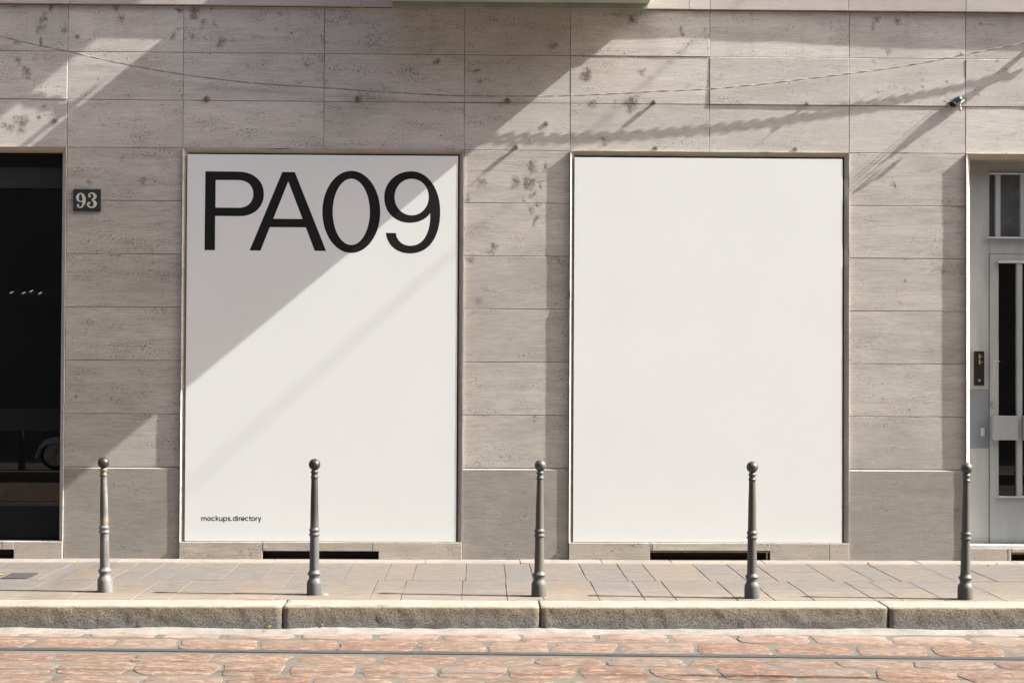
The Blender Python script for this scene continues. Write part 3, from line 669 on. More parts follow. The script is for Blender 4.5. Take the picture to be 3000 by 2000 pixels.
# paving stones
pv = MB()
def tile(x0, x1, y0, y1, zo, seed):
    g = 0.0042; nx, ny = 5, 4; idx = {}
    for j in range(ny + 1):
        for i in range(nx + 1):
            X = x0 + g + (x1 - x0 - 2 * g) * i / nx; Yv = y0 - 0.007 + (y1 - y0 + 0.014) * j / ny
            e = (i in (0, nx)) or (j in (0, ny))
            idx[i, j] = pv.vert((X + 0.004 * N3(X * 4, Yv * 4, seed), Yv + 0.003 * N3(X * 4, Yv * 4, seed + 9), zo + 0.0010 * N3(X * 5, Yv * 5, seed)))
    for j in range(ny):
        for i in range(nx): pv.face([idx[i, j], idx[i, j + 1], idx[i + 1, j + 1], idx[i + 1, j]], True)
    loop = [(i, 0) for i in range(nx)] + [(nx, j) for j in range(ny)] + [(i, ny) for i in range(nx, 0, -1)] + [(0, j) for j in range(ny, 0, -1)]
    l1 = []; l2 = []
    for (i, j) in loop:
        p = pv.v[idx[i, j]]; ox = (-1 if i == 0 else 1 if i == nx else 0) * 0.0022; oy = (-1 if j == 0 else 1 if j == ny else 0) * 0.0022 * (1 if y1 > y0 else -1)
        l1.append(pv.vert((p[0] + ox, p[1] + oy, p[2] - 0.0025))); l2.append(pv.vert((p[0] + ox, p[1] + oy, -0.02)))
    for k in range(len(loop)):
        k2 = (k + 1) % len(loop); pv.face([idx[loop[k]], idx[loop[k2]], l1[k2], l1[k]]); pv.face([l1[k], l1[k2], l2[k2], l2[k]])
z5 = lambda x: 1000 + x / 2.24
z6 = lambda x: 2000 + x / 2.24
z4 = lambda x: x / 2.24
J1 = [z4(q) for q in (240, 400, 715, 905, 1085, 1440, 1710, 1895)] + [z5(q) for q in (8, 280, 462, 815, 1080, 1262, 1612, 1880, 2062)] + [z6(q) for q in (180, 420, 622, 985, 1245, 1420, 1775, 2045)]
J2 = [z4(q) for q in (60, 430, 860, 1100, 1480, 1790, 2000)] + [z5(q) for q in (180, 385, 788, 1090, 1330, 1695, 1995, 2200)] + [z6(q) for q in (360, 600, 860, 1260, 1440, 1720, 2110)]
rt = random.Random(11)
def row(js, ya, yb, py, split):
    xs = sorted(G(q, py).x for q in js)
    while xs[0] > -9: xs.insert(0, xs[0] - rt.choice((0.38, 0.52, 0.7)))
    while xs[-1] < 9.5: xs.append(xs[-1] + rt.choice((0.38, 0.52, 0.7)))
    for k in range(len(xs) - 1):
        zo = rt.uniform(-0.0015, 0.0015)
        if rt.random() < split:
            f = rt.choice((0.35, 0.5, 0.62)); ym = ya + (yb - ya) * f
            tile(xs[k], xs[k + 1], ya, ym, zo, k); tile(xs[k], xs[k + 1], ym, yb, zo + rt.uniform(-0.001, 0.001), k + 50)
        else: tile(xs[k], xs[k + 1], ya, yb, zo, k)
row(J1, Y1, Y2, 1699, 0.38); row(J2, Y2, Y3, 1756, 0.38)
row([q + 40 for q in J1[::2]], -0.004, Y1, 1640, 0.0)
tag(pv.build('pavement', M['paving']), kind='structure')

# kerb stones
kb = MB()
prof = [(Y3 - 0.004, -0.02), (Y3 - 0.004, -0.001)]
for k in range(5): prof.append((Y3 - 0.006 + (YK + 0.024 - Y3) * k / 4, 0.0))
for k in range(1, 6):
    a_ = R_(90) * k / 5; prof.append((YK + 0.018 - 0.018 * math.sin(a_), -0.018 + 0.018 * math.cos(a_)))
for k in range(1, 7): prof.append((YK - 0.008 * k / 6, -0.018 - 0.19 * k / 6))
KX = [G(838, 1762).x, G(1580, 1765).x, G(2595, 1772).x]
ks = [KX[0] - 2.25 * k for k in range(8, 0, -1)] + KX + [KX[2] + 2.1 * k for k in range(1, 8)]
for k in range(len(ks) - 1):
    x0, x1 = ks[k] + 0.007, ks[k + 1] - 0.007; fine = x1 > -5.5 and x0 < 6
    n = int((x1 - x0) / (0.02 if fine else 0.15)); rings = []
    for i in range(n + 1):
        X = x0 + (x1 - x0) * i / n; ed = min(X - x0, x1 - X); rd = max(0, 1 - ed / 0.02) ** 2 * 0.007
        ring = []
        for q, (y, z) in enumerate(prof):
            top = q <= 6; front = q > 6
            d = 0.0 if q < 2 else 0.0022 * N3(X * 3, y * 5, k) + (0.004 * N3(X * 9, z * 13, k * 3.3) + 0.0035 * N3(X * 30, z * 34, k) if front else 0.001 * N3(X * 12, y * 12, 2))
            w = 0.010 * N3(X * 1.2, 0, 4.4 + k)
            ring.append(kb.vert((X, y + (rd + d + w * 0.5 if front else 0), z - (rd * 0.7 if q > 1 else 0) + (0 if q < 2 else (d if top else d * 0.3)))))
        rings.append(ring)
    for p, q in zip(rings, rings[1:]):
        for j in range(len(prof) - 1): kb.face([p[j], q[j], q[j + 1], p[j + 1]], True)
    kb.face(rings[0]); kb.face(rings[-1][::-1])
tag(kb.build('kerb', M['kerb']), kind='structure')
kbed = MB(); kbed.box(-60, 60, YK + 0.03, Y3 + 0.01, -0.3, -0.03); tag(kbed.build('kerb_bed', M['mortar']), kind='structure')

# pale cement gutter along the kerb
gt = MB(); prev = None
X = -9.0
while X < 10:
    wd = 0.115 + 0.05 * N3(X * 1.3, 0, 1) + 0.03 * N3(X * 5, 0, 2) + 0.014 * N3(X * 19, 0, 3); hh = 0.012 * N3(X * 1.7, 3, 0) + 0.006 * N3(X * 9, 3, 0)
    cur = [gt.vert((X, YK + 0.03, ZR + 0.022 + hh)), gt.vert((X, YK - 0.02, ZR + 0.016 + hh)), gt.vert((X, YK - 0.01 - wd * 0.6, ZR + 0.006 + hh * 0.4)), gt.vert((X, YK - 0.03 - wd, ZR - 0.004))]
    if prev:
        for q in range(3): gt.face([prev[q], prev[q + 1], cur[q + 1], cur[q]], True)
    prev = cur; X += 0.03
tag(gt.build('gutter', M['cement']), kind='structure')

# road bed and cobbles (rows follow the rails)
rd = MB(); rd.quad((-150, -11.1, ZR - 0.0026), (150, -11.1, ZR - 0.0026), (150, YK + 0.05, ZR - 0.0026), (-150, YK + 0.05, ZR - 0.0026)); tag(rd.build('road', M['road_mortar']), kind='structure')
RA, RB = G(0, 1902, ZR), G(3000, 1931, ZR)
rdir = (RB - RA); rdir.z = 0; rdir.normalize(); rnor = Vector((-rdir.y, rdir.x, 0))     # rnor points to the wall
Rc = (RA + RB) / 2
RAILW = 0.125
cb_ = MB(); rc = random.Random(5)
def cobble(cx, cy, w, h, seed):
    n = 40; rings = []; rot = rc.uniform(-0.07, 0.07); ex = rc.uniform(3.6, 7.0); sk = rc.uniform(-0.14, 0.14)
    hz = rc.uniform(-0.0018, 0.0018)
    for f, z in ((1.0, -0.012), (0.996, -0.0020), (0.965, -0.0003), (0.6, 0.001)):
        ring = []
        for k in range(n):
            a_ = 2 * math.pi * k / n; ca, sa = math.cos(a_), math.sin(a_)
            r = (abs(ca) ** ex + abs(sa) ** ex) ** (-1 / ex)
            r *= (1 + 0.13 * N3(ca * 1.5 + seed, sa * 1.5, 1.0) + 0.06 * N3(ca * 4 + seed, sa * 4, 2.0) + 0.03 * N3(ca * 11 + seed, sa * 11, 3.0)) * f
            u, v = r * ca * w / 2, r * sa * h / 2; u += sk * v
            q = Rc + rdir * (cx + u * math.cos(rot) - v * math.sin(rot)) + rnor * (cy + u * math.sin(rot) + v * math.cos(rot))
            ring.append(cb_.vert((q.x, q.y, ZR + z + (hz + 0.0022 * N3(q.x * 8, q.y * 8, 5) if z > -0.006 else 0))))
        rings.append(ring)
    for p, q in zip(rings, rings[1:]):
        for k in range(n): cb_.face([p[k], p[(k + 1) % n], q[(k + 1) % n], q[k]], True)
    q = Rc + rdir * cx + rnor * cy; c = cb_.vert((q.x, q.y, ZR + 0.0014 + hz))
    for k in range(n): cb_.face([rings[-1][k], rings[-1][(k + 1) % n], c], True)
rows = [(RAILW / 2 + 0.012, 0.40), (RAILW / 2 + 0.43, 0.36), (RAILW / 2 + 0.80, 0.36), (RAILW / 2 + 1.16, 0.36)]
yy = -RAILW / 2 - 0.012
for hh in (0.27, 0.40, 0.36, 0.37, 0.36): rows.append((yy - hh, hh)); yy -= hh + 0.02
yy = -1.435 - RAILW / 2 - 0.03 - 0.1
while yy > -7.2: hh = rc.uniform(0.34, 0.40); rows.append((yy - hh, hh)); yy -= hh + 0.02
for ri, (y0_, hh) in enumerate(rows):
    x = -9.5 + rc.uniform(0, 0.4)
    while x < 9.5:
        w = rc.uniform(0.38, 0.52); cy = y0_ + hh / 2; q = Rc + rdir * x + rnor * cy
        if q.y + hh / 2 < YK - 0.03 and q.y > -10.8: cobble(x + w / 2, cy + rc.uniform(-.006, .006), w - 0.024, hh - 0.012, ri * 7.7 + x)
        elif YK - 0.05 > q.y - hh / 2 and q.y > -9 and q.y + hh / 2 < YK + 0.33:                     # cut stones against the gutter
            h2 = (YK - 0.06) - (q.y - hh / 2)
            if h2 > 0.12: cobble(x + w / 2, cy - hh / 2 + h2 / 2, w - 0.055, h2 - 0.03, ri * 7.7 + x)
        x += w
tag(cb_.build('road_cobbles', M['cobble']), kind='structure')

def rail(off, label, vis=True):
    mb = MB(); ends = (-14, 14)
    e = empty('tram_rail', Rc + rnor * off); tag(e, label, 'rail', 'tram rails in the road')
    def bar(o0, o1, z0, z1, name, mat):
        b = MB(); n = 40
        pr = [(o0, z0), (o0, z1 - 0.004), (o0 + 0.004, z1), (o1 - 0.004, z1), (o1, z1 - 0.004), (o1, z0)]
        rings = [[b.vert(tuple((lambda q: (q.x, q.y, ZR + z))(Rc + rdir * (ends[0] + (ends[1] - ends[0]) * k / n) + rnor * (off + o)))) for o, z in pr] for k in range(n + 1)]
        for p, q in zip(rings, rings[1:]):
            for j in range(5): b.face([p[j], p[j + 1], q[j + 1], q[j]])
        b.build(name, mat, e)
    bar(-0.012, 0.060, -0.05, 0.006, 'rail_head', M['rail'])
    bar(-0.0575, -0.049, -0.05, -0.002, 'guard_lip', M['rail'])
    bar(-0.0488, -0.0122, -0.06, -0.030, 'groove', M['dark'])
rail(0.0, 'worn steel tram rail crossing the cobbles nearest the kerb')
rail(-1.445, 'second steel tram rail, between the camera and the nearest rail to the kerb')
rail(-2.75, 'third steel tram rail across the street, mirrored in the dark window')
rail(-4.195, 'fourth steel tram rail, closest to the far pavement')

# ------------------------------------------------------------------ bollards
def bmat(name, top, bot, z0, z1, pale=0.0, rustk=0.3, rough=0.45, seed=0.0):
    t = NT(name); P = t.tc.outputs['Object']; Pm = t.mapping((1, 1, 1), loc=(seed, seed, 0), vec=P); z = t.sep(P)[2]
    n = t.noise(t.mapping((18, 18, 9), vec=Pm), 1.0, 6.0, 0.65); g = t.noise(t.mapping((120,) * 3, vec=Pm), 1.0, 3.0, 0.7); s = t.noise(t.mapping((30, 30, 2.2), vec=Pm), 1.0, 5.0, 0.6)
    zz = t.math('ADD', z, t.math('MULTIPLY', t.math('SUBTRACT', n, 0.5), 0.25))
    c = t.mix(t.ramp(zz, z0, z1), bot, top)
    c = t.mix(t.ramp(s, 0.45, 0.7, 0, 0.35), c, tuple(q * 0.6 for q in top))
    if pale: c = t.mix(t.math('MULTIPLY', t.ramp(n, 0.40, 0.58), t.ramp(z, 0.88, 0.78, 0, pale)), c, (0.145, 0.15, 0.14))
    c = t.mix(t.ramp(g, 0.58, 0.72, 0, rustk), c, (0.20, 0.095, 0.04))
    if pale:
        for zc in (0.855, 0.50, 0.51): c = t.mix(t.ramp(t.math('ABSOLUTE', t.math('SUBTRACT', z, zc)), 0.0, 0.022, 0.6, 0.0), c, (0.20, 0.11, 0.05))
    return t.out(c, t.ramp(n, .3, .7, rough, rough + .2), t.bump(t.math('ADD', n, t.math('MULTIPLY', g, 0.4)), 0.0015, 0.7), 0.0, 0.4)
BM = [bmat('bollard_paint_pale', (0.041, 0.040, 0.036), (0.072, 0.072, 0.065), .3, .9, 0.62, 0.35, .4, 1),
      bmat('bollard_paint_brown', (0.028, 0.022, 0.018), (0.067, 0.072, 0.069), .40, .60, 0, 0.15, .42, 3),
      bmat('bollard_paint_green', (0.060, 0.059, 0.047), (0.064, 0.063, 0.051), .2, .9, 0, 0.12, .5, 5),
      bmat('bollard_paint_umber', (0.045, 0.037, 0.029), (0.064, 0.062, 0.054), .1, .75, 0, 0.15, .45, 7),
      bmat('bollard_paint_grey', (0.045, 0.048, 0.042), (0.060, 0.059, 0.050), .1, .9, 0, 0.10, .48, 9)]
BALL = [plain('bollard_ball_dark', (0.026, 0.024, 0.020), .42, .3, scale=30), plain('bollard_ball_brown', (0.024, 0.019, 0.016), .42, .3, scale=30), plain('bollard_ball_steel', (0.062, 0.063, 0.063), .42, .4, scale=30), plain('bollard_ball_worn', (0.057, 0.055, 0.053), .40, .4, scale=30), plain('bollard_ball_grey', (0.048, 0.053, 0.051), .45, .3, scale=30)]
K = 0.953 / 1465
def pf(l): return [(r * K, (1510 - y) * K) for r, y in l]
PB = pf([(80, 1530), (80, 1512), (81, 1500), (81, 1392), (77, 1366), (62, 1342), (56, 1326), (58, 1312), (66, 1292)])
PC = pf([(66, 1291.5), (74, 1281), (73, 1277), (60, 1262), (53, 1243)])
PS1 = pf([(53, 1242.5), (49, 1000), (47, 881)])
PM_ = pf([(47, 880.5), (52, 874), (58, 866), (59, 861), (52, 850), (48, 838), (51, 824), (59, 813), (58, 808), (50, 799), (45.5, 784)])
PS2 = pf([(45.5, 783.5), (41, 500), (34.5, 262)])
PN = pf([(34.5, 261.5), (38, 250), (41.5, 243), (40, 235), (34, 230), (34, 200), (40, 193), (43.5, 187), (40, 181), (30, 174), (29, 166)])
BL = [(303, 1735.5, 298, 'pale worn paint and rusty rings, left of the printed poster', 0),
      (918.5, 1744, 919, 'brown shaft over blue grey base, before the printed poster', 1),
      (1579.5, 1748, 1589, 'green grey paint, leaning slightly, between the two posters', 2),
      (2206.5, 1754, 2207, 'brownish grey paint, in front of the blank poster', 3),
      (2834, 1757, 2829.5, 'even grey green paint, beside the grey entrance door', 4)]
meshes = {}
for (px, py, tx, txt, k) in BL:
    g_ = G(px, py, 0.0); e = empty('bollard', (0, 0, 0)); tag(e, 'ball top iron bollard with ' + txt, 'bollard', 'bollards along the kerb')
    for nm, pr in (('base', PB), ('base_collar', PC), ('lower_shaft', PS1), ('middle_ring', PM_), ('upper_shaft', PS2), ('neck', PN)):
        b = MB(); b.lathe(pr, 40); o = b.build(nm, BM[k], e)
    b = MB(); rb = 62.5 * K; zc = (1510 - 108) * K
    b.lathe([(rb * math.sin(math.pi * q / 24) + 1e-5, zc - rb * math.cos(math.pi * q / 24)) for q in range(2, 25)], 40); b.build('ball', BALL[k], e)
    if k == 1:
        b = MB()
        for q in range(7): 
            ang = -0.9 + q * 0.28; b.lathe([(0.028, 0.0), (0.022, 0.006), (0.008, 0.010)], 9, (0.055 * math.cos(ang) + 0.02, 0.055 * math.sin(ang) - 0.01, -0.003), smooth=False)
        b.build('base_mortar', M['cement'], e)
    d = e
    lean = (G(tx, py).x - g_.x) / 0.9 + 0.0047 * 0 
    top = W(tx, py - 375, g_.y).x - g_.x
    d.rotation_euler = (0, math.atan2(top, 0.915), 0.6 * k); d.location = (g_.x, g_.y - 0.0 + 0.052, 0.0)

# ------------------------------------------------------------------ things on the wall
# twisted cable strung across the facade
cpx = [(-140, 68), (0, 107), (200, 152), (440, 203), (700, 240), (951, 258), (1160, 272), (1357, 281), (1600, 282), (1760, 277), (1920, 268), (2076, 261), (2250, 245), (2480, 217), (2650, 194), (2826, 160), (3000, 125), (3130, 97)]
cp = [W(x, y, -0.045) for x, y in cpx]
def crom(pts, n):
    out = []
    for i in range(len(pts) - 1):
        p0, p1_, p2_, p3 = pts[max(i - 1, 0)], pts[i], pts[i + 1], pts[min(i + 2, len(pts) - 1)]
        for k in range(n):
            t = k / n; out.append(0.5 * ((2 * p1_) + (p2_ - p0) * t + (2 * p0 - 5 * p1_ + 4 * p2_ - p3) * t * t + (3 * p1_ - p0 - 3 * p2_ + p3) * t**3))
    out.append(pts[-1]); return out
cl = crom(cp, 40)
ca = empty('twisted_cable', cl[0]); tag(ca, 'slack twisted two strand cable strung across the stone above both posters', 'cable')
for ph in (0, math.pi):
    pts = []; s = 0
    for i, p in enumerate(cl):
        if i: s += (p - cl[i - 1]).length
        a_ = 2 * math.pi * s / 0.28 + ph + 0.9 * N3(s * 1.3, 0, 1); pts.append(p + Vector((0, math.cos(a_), math.sin(a_))) * (0.0036 + 0.0016 * N3(s * 2.2, ph, 2)) + Vector((0, 0.004 * N3(s * 0.9, 5, 0), 0.003 * N3(s * 1.1, 9, 0))))
    b = MB(); b.tube(pts, 0.0032, 8); b.build('strand', M['cable'], ca)

def anchor(px, py, kind, label, L_=0.044):
    w = W(px, py, 0.0); e = empty('wall_anchor', (w.x, 0, w.z)); tag(e, label, 'wall anchor', 'iron anchors in the stone wall')
    mat = M['rust'] if kind != 'blob' else M['rust_dark']
    b = MB()
    if kind == 'blob':
        bm = bmesh.new(); bmesh.ops.create_icosphere(bm, subdivisions=3, radius=0.024)
        for v in bm.verts: v.co = Vector((w.x + v.co.x * (1 + .5 * N3(v.co.x * 60, v.co.z * 60, px)), -0.004 + v.co.y * 0.8, w.z + v.co.z * (.95 + .5 * N3(v.co.z * 60, v.co.x * 60, px))))
        b.add_bm(bm, True); bm.free(); b.build('mortar_lump', M['mortar'], e)
        b = MB(); b.tube([(w.x + .004, -0.01, w.z), (w.x + .004, -0.04, w.z - .004), (w.x - .003, -0.045, w.z - .014)], 0.006, 8); b.build('stub', mat, e)
    else:
        b.box(w.x - 0.013, w.x + 0.013, -0.003, 0.004, w.z - 0.014, w.z + 0.014, 0.001); b.build('base_plate', M['mortar'], e)
        b = MB(); b.box(w.x - 0.010, w.x + 0.014, -L_ * 0.55, -0.0035, w.z - 0.008, w.z + 0.004, 0.001); b.box(w.x - 0.010, w.x - 0.001, -L_ * 0.6, -L_ * 0.25, w.z + 0.0045, w.z + 0.020, 0.001)
        b.build('clip', mat, e)
        b = MB(); b.tube([(w.x, -0.01, w.z), (w.x, -L_, w.z - 0.001)], [0.004, 0.0025], 8); b.build('pin', mat, e)
anchor(606, 291, 'blob', 'dark rusty stub, leftmost, in the joint above the printed poster')
anchor(1050, 292, 'blob', 'dark rusty stub in the shaded joint above the black digits')
anchor(1489, 295, 'blob', 'dark rusty stub in the joint above the pier between the posters')
anchor(1513, 430, 'clip', 'brass coloured clip with a long shadow on the pier between the posters', 0.048)
anchor(1916, 300, 'clip', 'iron clip with a long slanting shadow in the joint, left of two', 0.046)
anchor(2363, 305, 'clip', 'iron clip with a long slanting shadow in the joint, right of two', 0.048)
anchor(1922, 434, 'clip', 'small clip on the top edge of the blank poster window, left one', 0.014)
anchor(2331, 437, 'clip', 'small clip on the top edge of the blank poster window, right one', 0.014)
anchor(1601, 362, 'clip', 'tiny rusty pin left in the stone between the two windows', 0.011)

w = W(3132, 45, 0.0); e = empty('shadow_hook', (w.x, 0, w.z)); tag(e, 'unseen iron hook added just beyond the right edge of the view to cast a soft shadow', 'hook')  # added out of view for the soft shadow band at the upper right
b = MB(); b.box(w.x - 0.05, w.x + 0.05, -0.008, 0.004, w.z - 0.06, w.z + 0.06, 0.003); b.build('base_plate', M['rust_dark'], e)
b = MB(); b.tube(crom([Vector((w.x, -0.006, w.z)), Vector((w.x, -0.05, w.z)), Vector((w.x - 0.01, -0.095, w.z + 0.01)), Vector((w.x - 0.01, -0.11, w.z + 0.05))], 6), 0.022, 10); b.build('hook_arm', M['rust_dark'], e)

# bundle of tape wrapped cable ends at the right
w = W(2805, 300, 0.0)
e = empty('cable_clamp', (w.x, 0, w.z)); tag(e, 'dark lump of teal taped cable ends sticking out of the wall at the right', 'cable end')
def at(px, py, Y): q = W(px, py, Y); return q
b = MB(); bm = bmesh.new(); bmesh.ops.create_icosphere(bm, subdivisions=3, radius=1.0); c = at(2793, 305, -0.03)
for v in bm.verts: v.co = Vector((c.x + v.co.x * 0.034 * (1 + .35 * N3(v.co.x * 2, v.co.z * 2, 1)), c.y + v.co.y * 0.028, c.z + v.co.z * 0.024 * (1 + .4 * N3(v.co.x * 2, v.co.z * 2, 6))))
b.add_bm(bm, True); bm.free(); b.build('plug', M['black'], e)
b = MB(); p0, p1_ = at(2797, 296, -0.012), at(2823, 288, -0.045); ax = (p1_ - p0).normalized(); q_ = Vector((0, 0, 1)).rotation_difference(ax).to_matrix()
b.lathe([(0.024, 0.0), (0.029, 0.006), (0.025, 0.014), (0.030, 0.022), (0.026, 0.032), (0.030, 0.041), (0.026, 0.050), (0.022, 0.058), (0.012, 0.062)], 20, p0, axis=q_); b.build('tape_roll', M['teal'], e)
b = MB(); b.tube(crom([at(2825, 294, -0.075), at(2816, 300, -0.085), at(2812, 306, -0.085), at(2815, 315, -0.075)], 6), 0.0065, 8); b.build('strap', M['tan'], e)
b = MB(); c = at(2814, 321, -0.06); b.lathe([(0.004, -0.018), (0.011, -0.012), (0.012, 0.004), (0.008, 0.010), (0.008, 0.016)], 10, c); b.build('bolt', M['silver'], e)
for k, (dx, dz, L_) in enumerate(((-34, -16, 0.060), (-26, -6, 0.066), (-14, 8, 0.072))):
    b = MB(); s0 = at(2800 + dx, 305 + dz * .4, -0.02); b.tube(crom([s0 + Vector((0, 0.01, 0)), s0 + Vector((0, -0.03, -0.002)), s0 + Vector((0.001 * k, -L_ * 0.6, -0.003)), s0 + Vector((0.002, -L_, -0.006))], 5), [0.0034] * 13 + [0.003, 0.0025, 0.0018], 6); b.build('wire_end', M['black'], e)

# tram span wires fixed to the facade above the picture; their blurred shadows cross the stone and the poster
S1, S2 = W(2000, 147), W(360, 1590)
A1, A2 = S1 - SUN * 6.5, S2 - SUN * 19.0
dd_ = A2 - A1; A0 = A1 - dd_ * (A1.y / dd_.y); A3 = A0 + dd_ * 1.75
e = empty('guy_wire', A0); tag(e, 'overhead steel wire anchored to the facade high above the grey door', 'wire')
b = MB(); b.tube([A0, A1, A2, A3], 0.0088, 8); b.build('wire', M['black'], e)
b = MB(); b.tube([A3, Vector((A3.x + 0.5, -15.2, A3.z + 0.4))], 0.010, 8); b.build('cross_wire', M['black'], e)

# tram contact wire over the near track, above the picture; its faint shadow lies on the cobbles
e = empty('contact_wire', (0, -5.02, 5.5)); tag(e, 'overhead tram contact wire above the near track, over the top of the view', 'wire')
b = MB(); cw = [Rc + rnor * (-0.98) + rdir * k + Vector((0, 0, 5.5 - ZR + 0.02 * math.cos(k))) for k in range(-30, 31, 2)]; b.tube(cw, 0.011, 8); b.build('wire', M['black'], e)
b = MB(); sxp = G(2330, 1956, ZR).x + 6.65; q0 = Rc + rnor * (-0.98) + rdir * (sxp - Rc.x); b.tube([q0 + rdir * (-0.55) + Vector((0, 0, 5.53 - ZR)), q0 + rdir * 0.55 + Vector((0, 0, 5.53 - ZR))], 0.035, 10); b.build('insulator', M['black'], e)
b = MB(); b.tube([q0 + Vector((0, 0, 5.53 - ZR)), Vector((q0.x - 1.6, -15.2, 6.2))], 0.010, 8); b.build('stay', M['black'], e)

# ------------------------------------------------------------------ small things on the ground
g0, g1 = G(8, 1694, 0.0), G(104, 1680, 0.0)
e = empty('drain_grate', ((g0.x + g1.x) / 2, (g0.y + g1.y) / 2, 0)); tag(e, 'small iron drain grate set in the pavement at the left', 'drain grate')
b = MB(); b.box(g0.x - 0.02, g1.x + 0.02, g0.y - 0.02, g1.y + 0.02, -0.004, 0.0028); b.build('well', M['dark'], e)
b = MB(); nb = 14
for k in range(nb + 1):
    x = g0.x + (g1.x - g0.x) * k / nb; b.box(x - 0.0045, x + 0.0045, g0.y, g1.y, 0.003, 0.0065)
for y in (g0.y, (g0.y + g1.y) / 2, g1.y): b.box(g0.x - 0.012, g1.x + 0.012, y - 0.009, y + 0.009, 0.0032, 0.0069)
b.build('bars', M['grate'], e)
LF = [(2, 1686, 0.0, 'leaf', 'bright yellow leaf lying beside the drain grate', 0.06), (790, 1838, ZR + 0.03, 'leaf', 'yellow green leaf scrap in the gutter under the printed poster, left of two', 0.03), (945, 1834, ZR + 0.03, 'leaf_brown', 'orange leaf scrap in the gutter under the printed poster, right of two', 0.03),
      (221, 1649, 0.0, 'leaf', 'thin pale yellow leaf on the pavement left of the first bollard', 0.03), (281, 1628, 0.0, 'leaf_brown', 'orange leaf scrap against the plinth behind the first bollard', 0.04), (2545, 1653, 0.0, 'leaf_brown', 'ochre leaf lying flat before the right stone pier', 0.035), (2896, 1658, 0.0, 'leaf', 'small yellow leaf near the last bollard, left of two', 0.022), (2920, 1654, 0.0, 'leaf_brown', 'small ochre leaf near the last bollard, right of two', 0.024)]
for k, (px, py, z, m, lab, s) in enumerate(LF):
    g_ = G(px, py, z); b = MB(); ro = 0.7 * k
    n = 8; top = []; 
    for i in range(n + 1):
        t = i / n; wv = math.sin(math.pi * t) ** 0.8 * s * 0.32
        for sg in (-1, 0, 1):
            u, v = (t - 0.5) * s, sg * wv; top.append(b.vert((g_.x + u * math.cos(ro) - v * math.sin(ro), g_.y + u * math.sin(ro) + v * math.cos(ro), z + 0.004 + abs(sg) * 0.006 + 0.012 * (t - 0.4) ** 2 * 2)))
    for i in range(n):
        for q in (0, 1): b.face([top[i * 3 + q], top[i * 3 + q + 1], top[i * 3 + q + 4], top[i * 3 + q + 3]], True)
    o = b.build('fallen_leaf', M[m]); tag(o, lab, 'leaf', 'fallen leaves')

# ------------------------------------------------------------------ the far side of the street, seen only mirrored in the shop glass
b = MB(); b.box(-60, 60, -15.2, -11.18, -0.3, -0.002); tag(b.build('far_pavement', M['bed']), kind='structure')
b = MB(); b.box(-60, 60, -11.175, -10.98, -0.3, 0.0, 0.02); tag(b.build('far_kerb', M['kerb']), kind='structure')
opp = tag(empty('opposite_building', (0, -15.2, 0)), 'plain dark rendered building across the street behind the camera', 'building')
b = MB()
lev = [0, 3.4, 5.6, 7.4, 9.2, 11.0, 12.8, 14.6, 17]
ex = [-40] + [q for k in range(16) for q in (-22.5 + 3 * k - .6, -22.5 + 3 * k + .6)] + [40]
for k in range(0, len(lev) - 1):
    if k in (2, 4, 6):
        for i in range(0, len(ex), 2): b.box(ex[i], ex[i + 1], -15.6, -15.2, lev[k], lev[k + 1])
    else: b.box(-40, 40, -15.6, -15.2, lev[k], lev[k + 1])
b.build('wall', M['opposite'], opp)
b = MB(); b.box(-40, 40, -15.5, -15.45, 5.0, 15.0); b.build('window', M['glass_dark'], opp)

LM = NT('speck_glow'); LM.b.inputs['Emission Color'].default_value = (1, 0.95, 0.85, 1); LM.b.inputs['Emission Strength'].default_value = 2.2; LAMP = LM.m  # glow of the lamps added for the specks in the shop glass
def Vm(px, py, z):                                     # real point whose mirror image in the shop glass shows at this pixel, at height z
    q = G(px, py, z); return Vector((q.x, 2 * 0.105 - q.y, z))
for k, (px, py) in enumerate(((36, 857), (72, 858), (94, 853), (120, 859))):
    d_ = ray(px, py); t_ = (15.40 - CAM.y) / d_.y; q = CAM + d_ * t_
    e = empty('speck_lamp', (q.x, -15.19, q.z)); tag(e, 'small lamp added across the street to put light specks in the shop window', 'lamp', 'lamps added for the specks in the glass')  # added lamp, its mirror image makes one bright speck in the pane
    b_ = MB(); b_.box(q.x - 0.03, q.x + 0.03, -15.199, -15.16, q.z + 0.02, q.z + 0.07, 0.004); b_.build('bracket', M['black'], e)
    b_ = MB(); b_.lathe([(0.006, -0.034), (0.009, 0.0), (0.006, 0.034)], 12, (q.x, -15.14, q.z), axis=Matrix.Rotation(R_(62), 3, 'Y')); b_.build('bulb', LAMP, e)
q = Vm(72, 1374, 0.0)
e = empty('bollard', (q.x, -11.32, 0)); tag(e, 'bollard on the far pavement, seen only as a reflection in the shop window', 'bollard', 'bollards along the kerb')
for nm, pr in (('base', PB), ('base_collar', PC), ('lower_shaft', PS1), ('middle_ring', PM_), ('upper_shaft', PS2), ('neck', PN)):
    b = MB(); b.lathe(pr, 24); o = b.build(nm, BM[2]); o.parent = e
b = MB(); b.lathe([(rb * math.sin(math.pi * k / 16) + 1e-5, zc - rb * math.cos(math.pi * k / 16)) for k in range(2, 17)], 24); o = b.build('ball', BALL[2]); o.parent = e

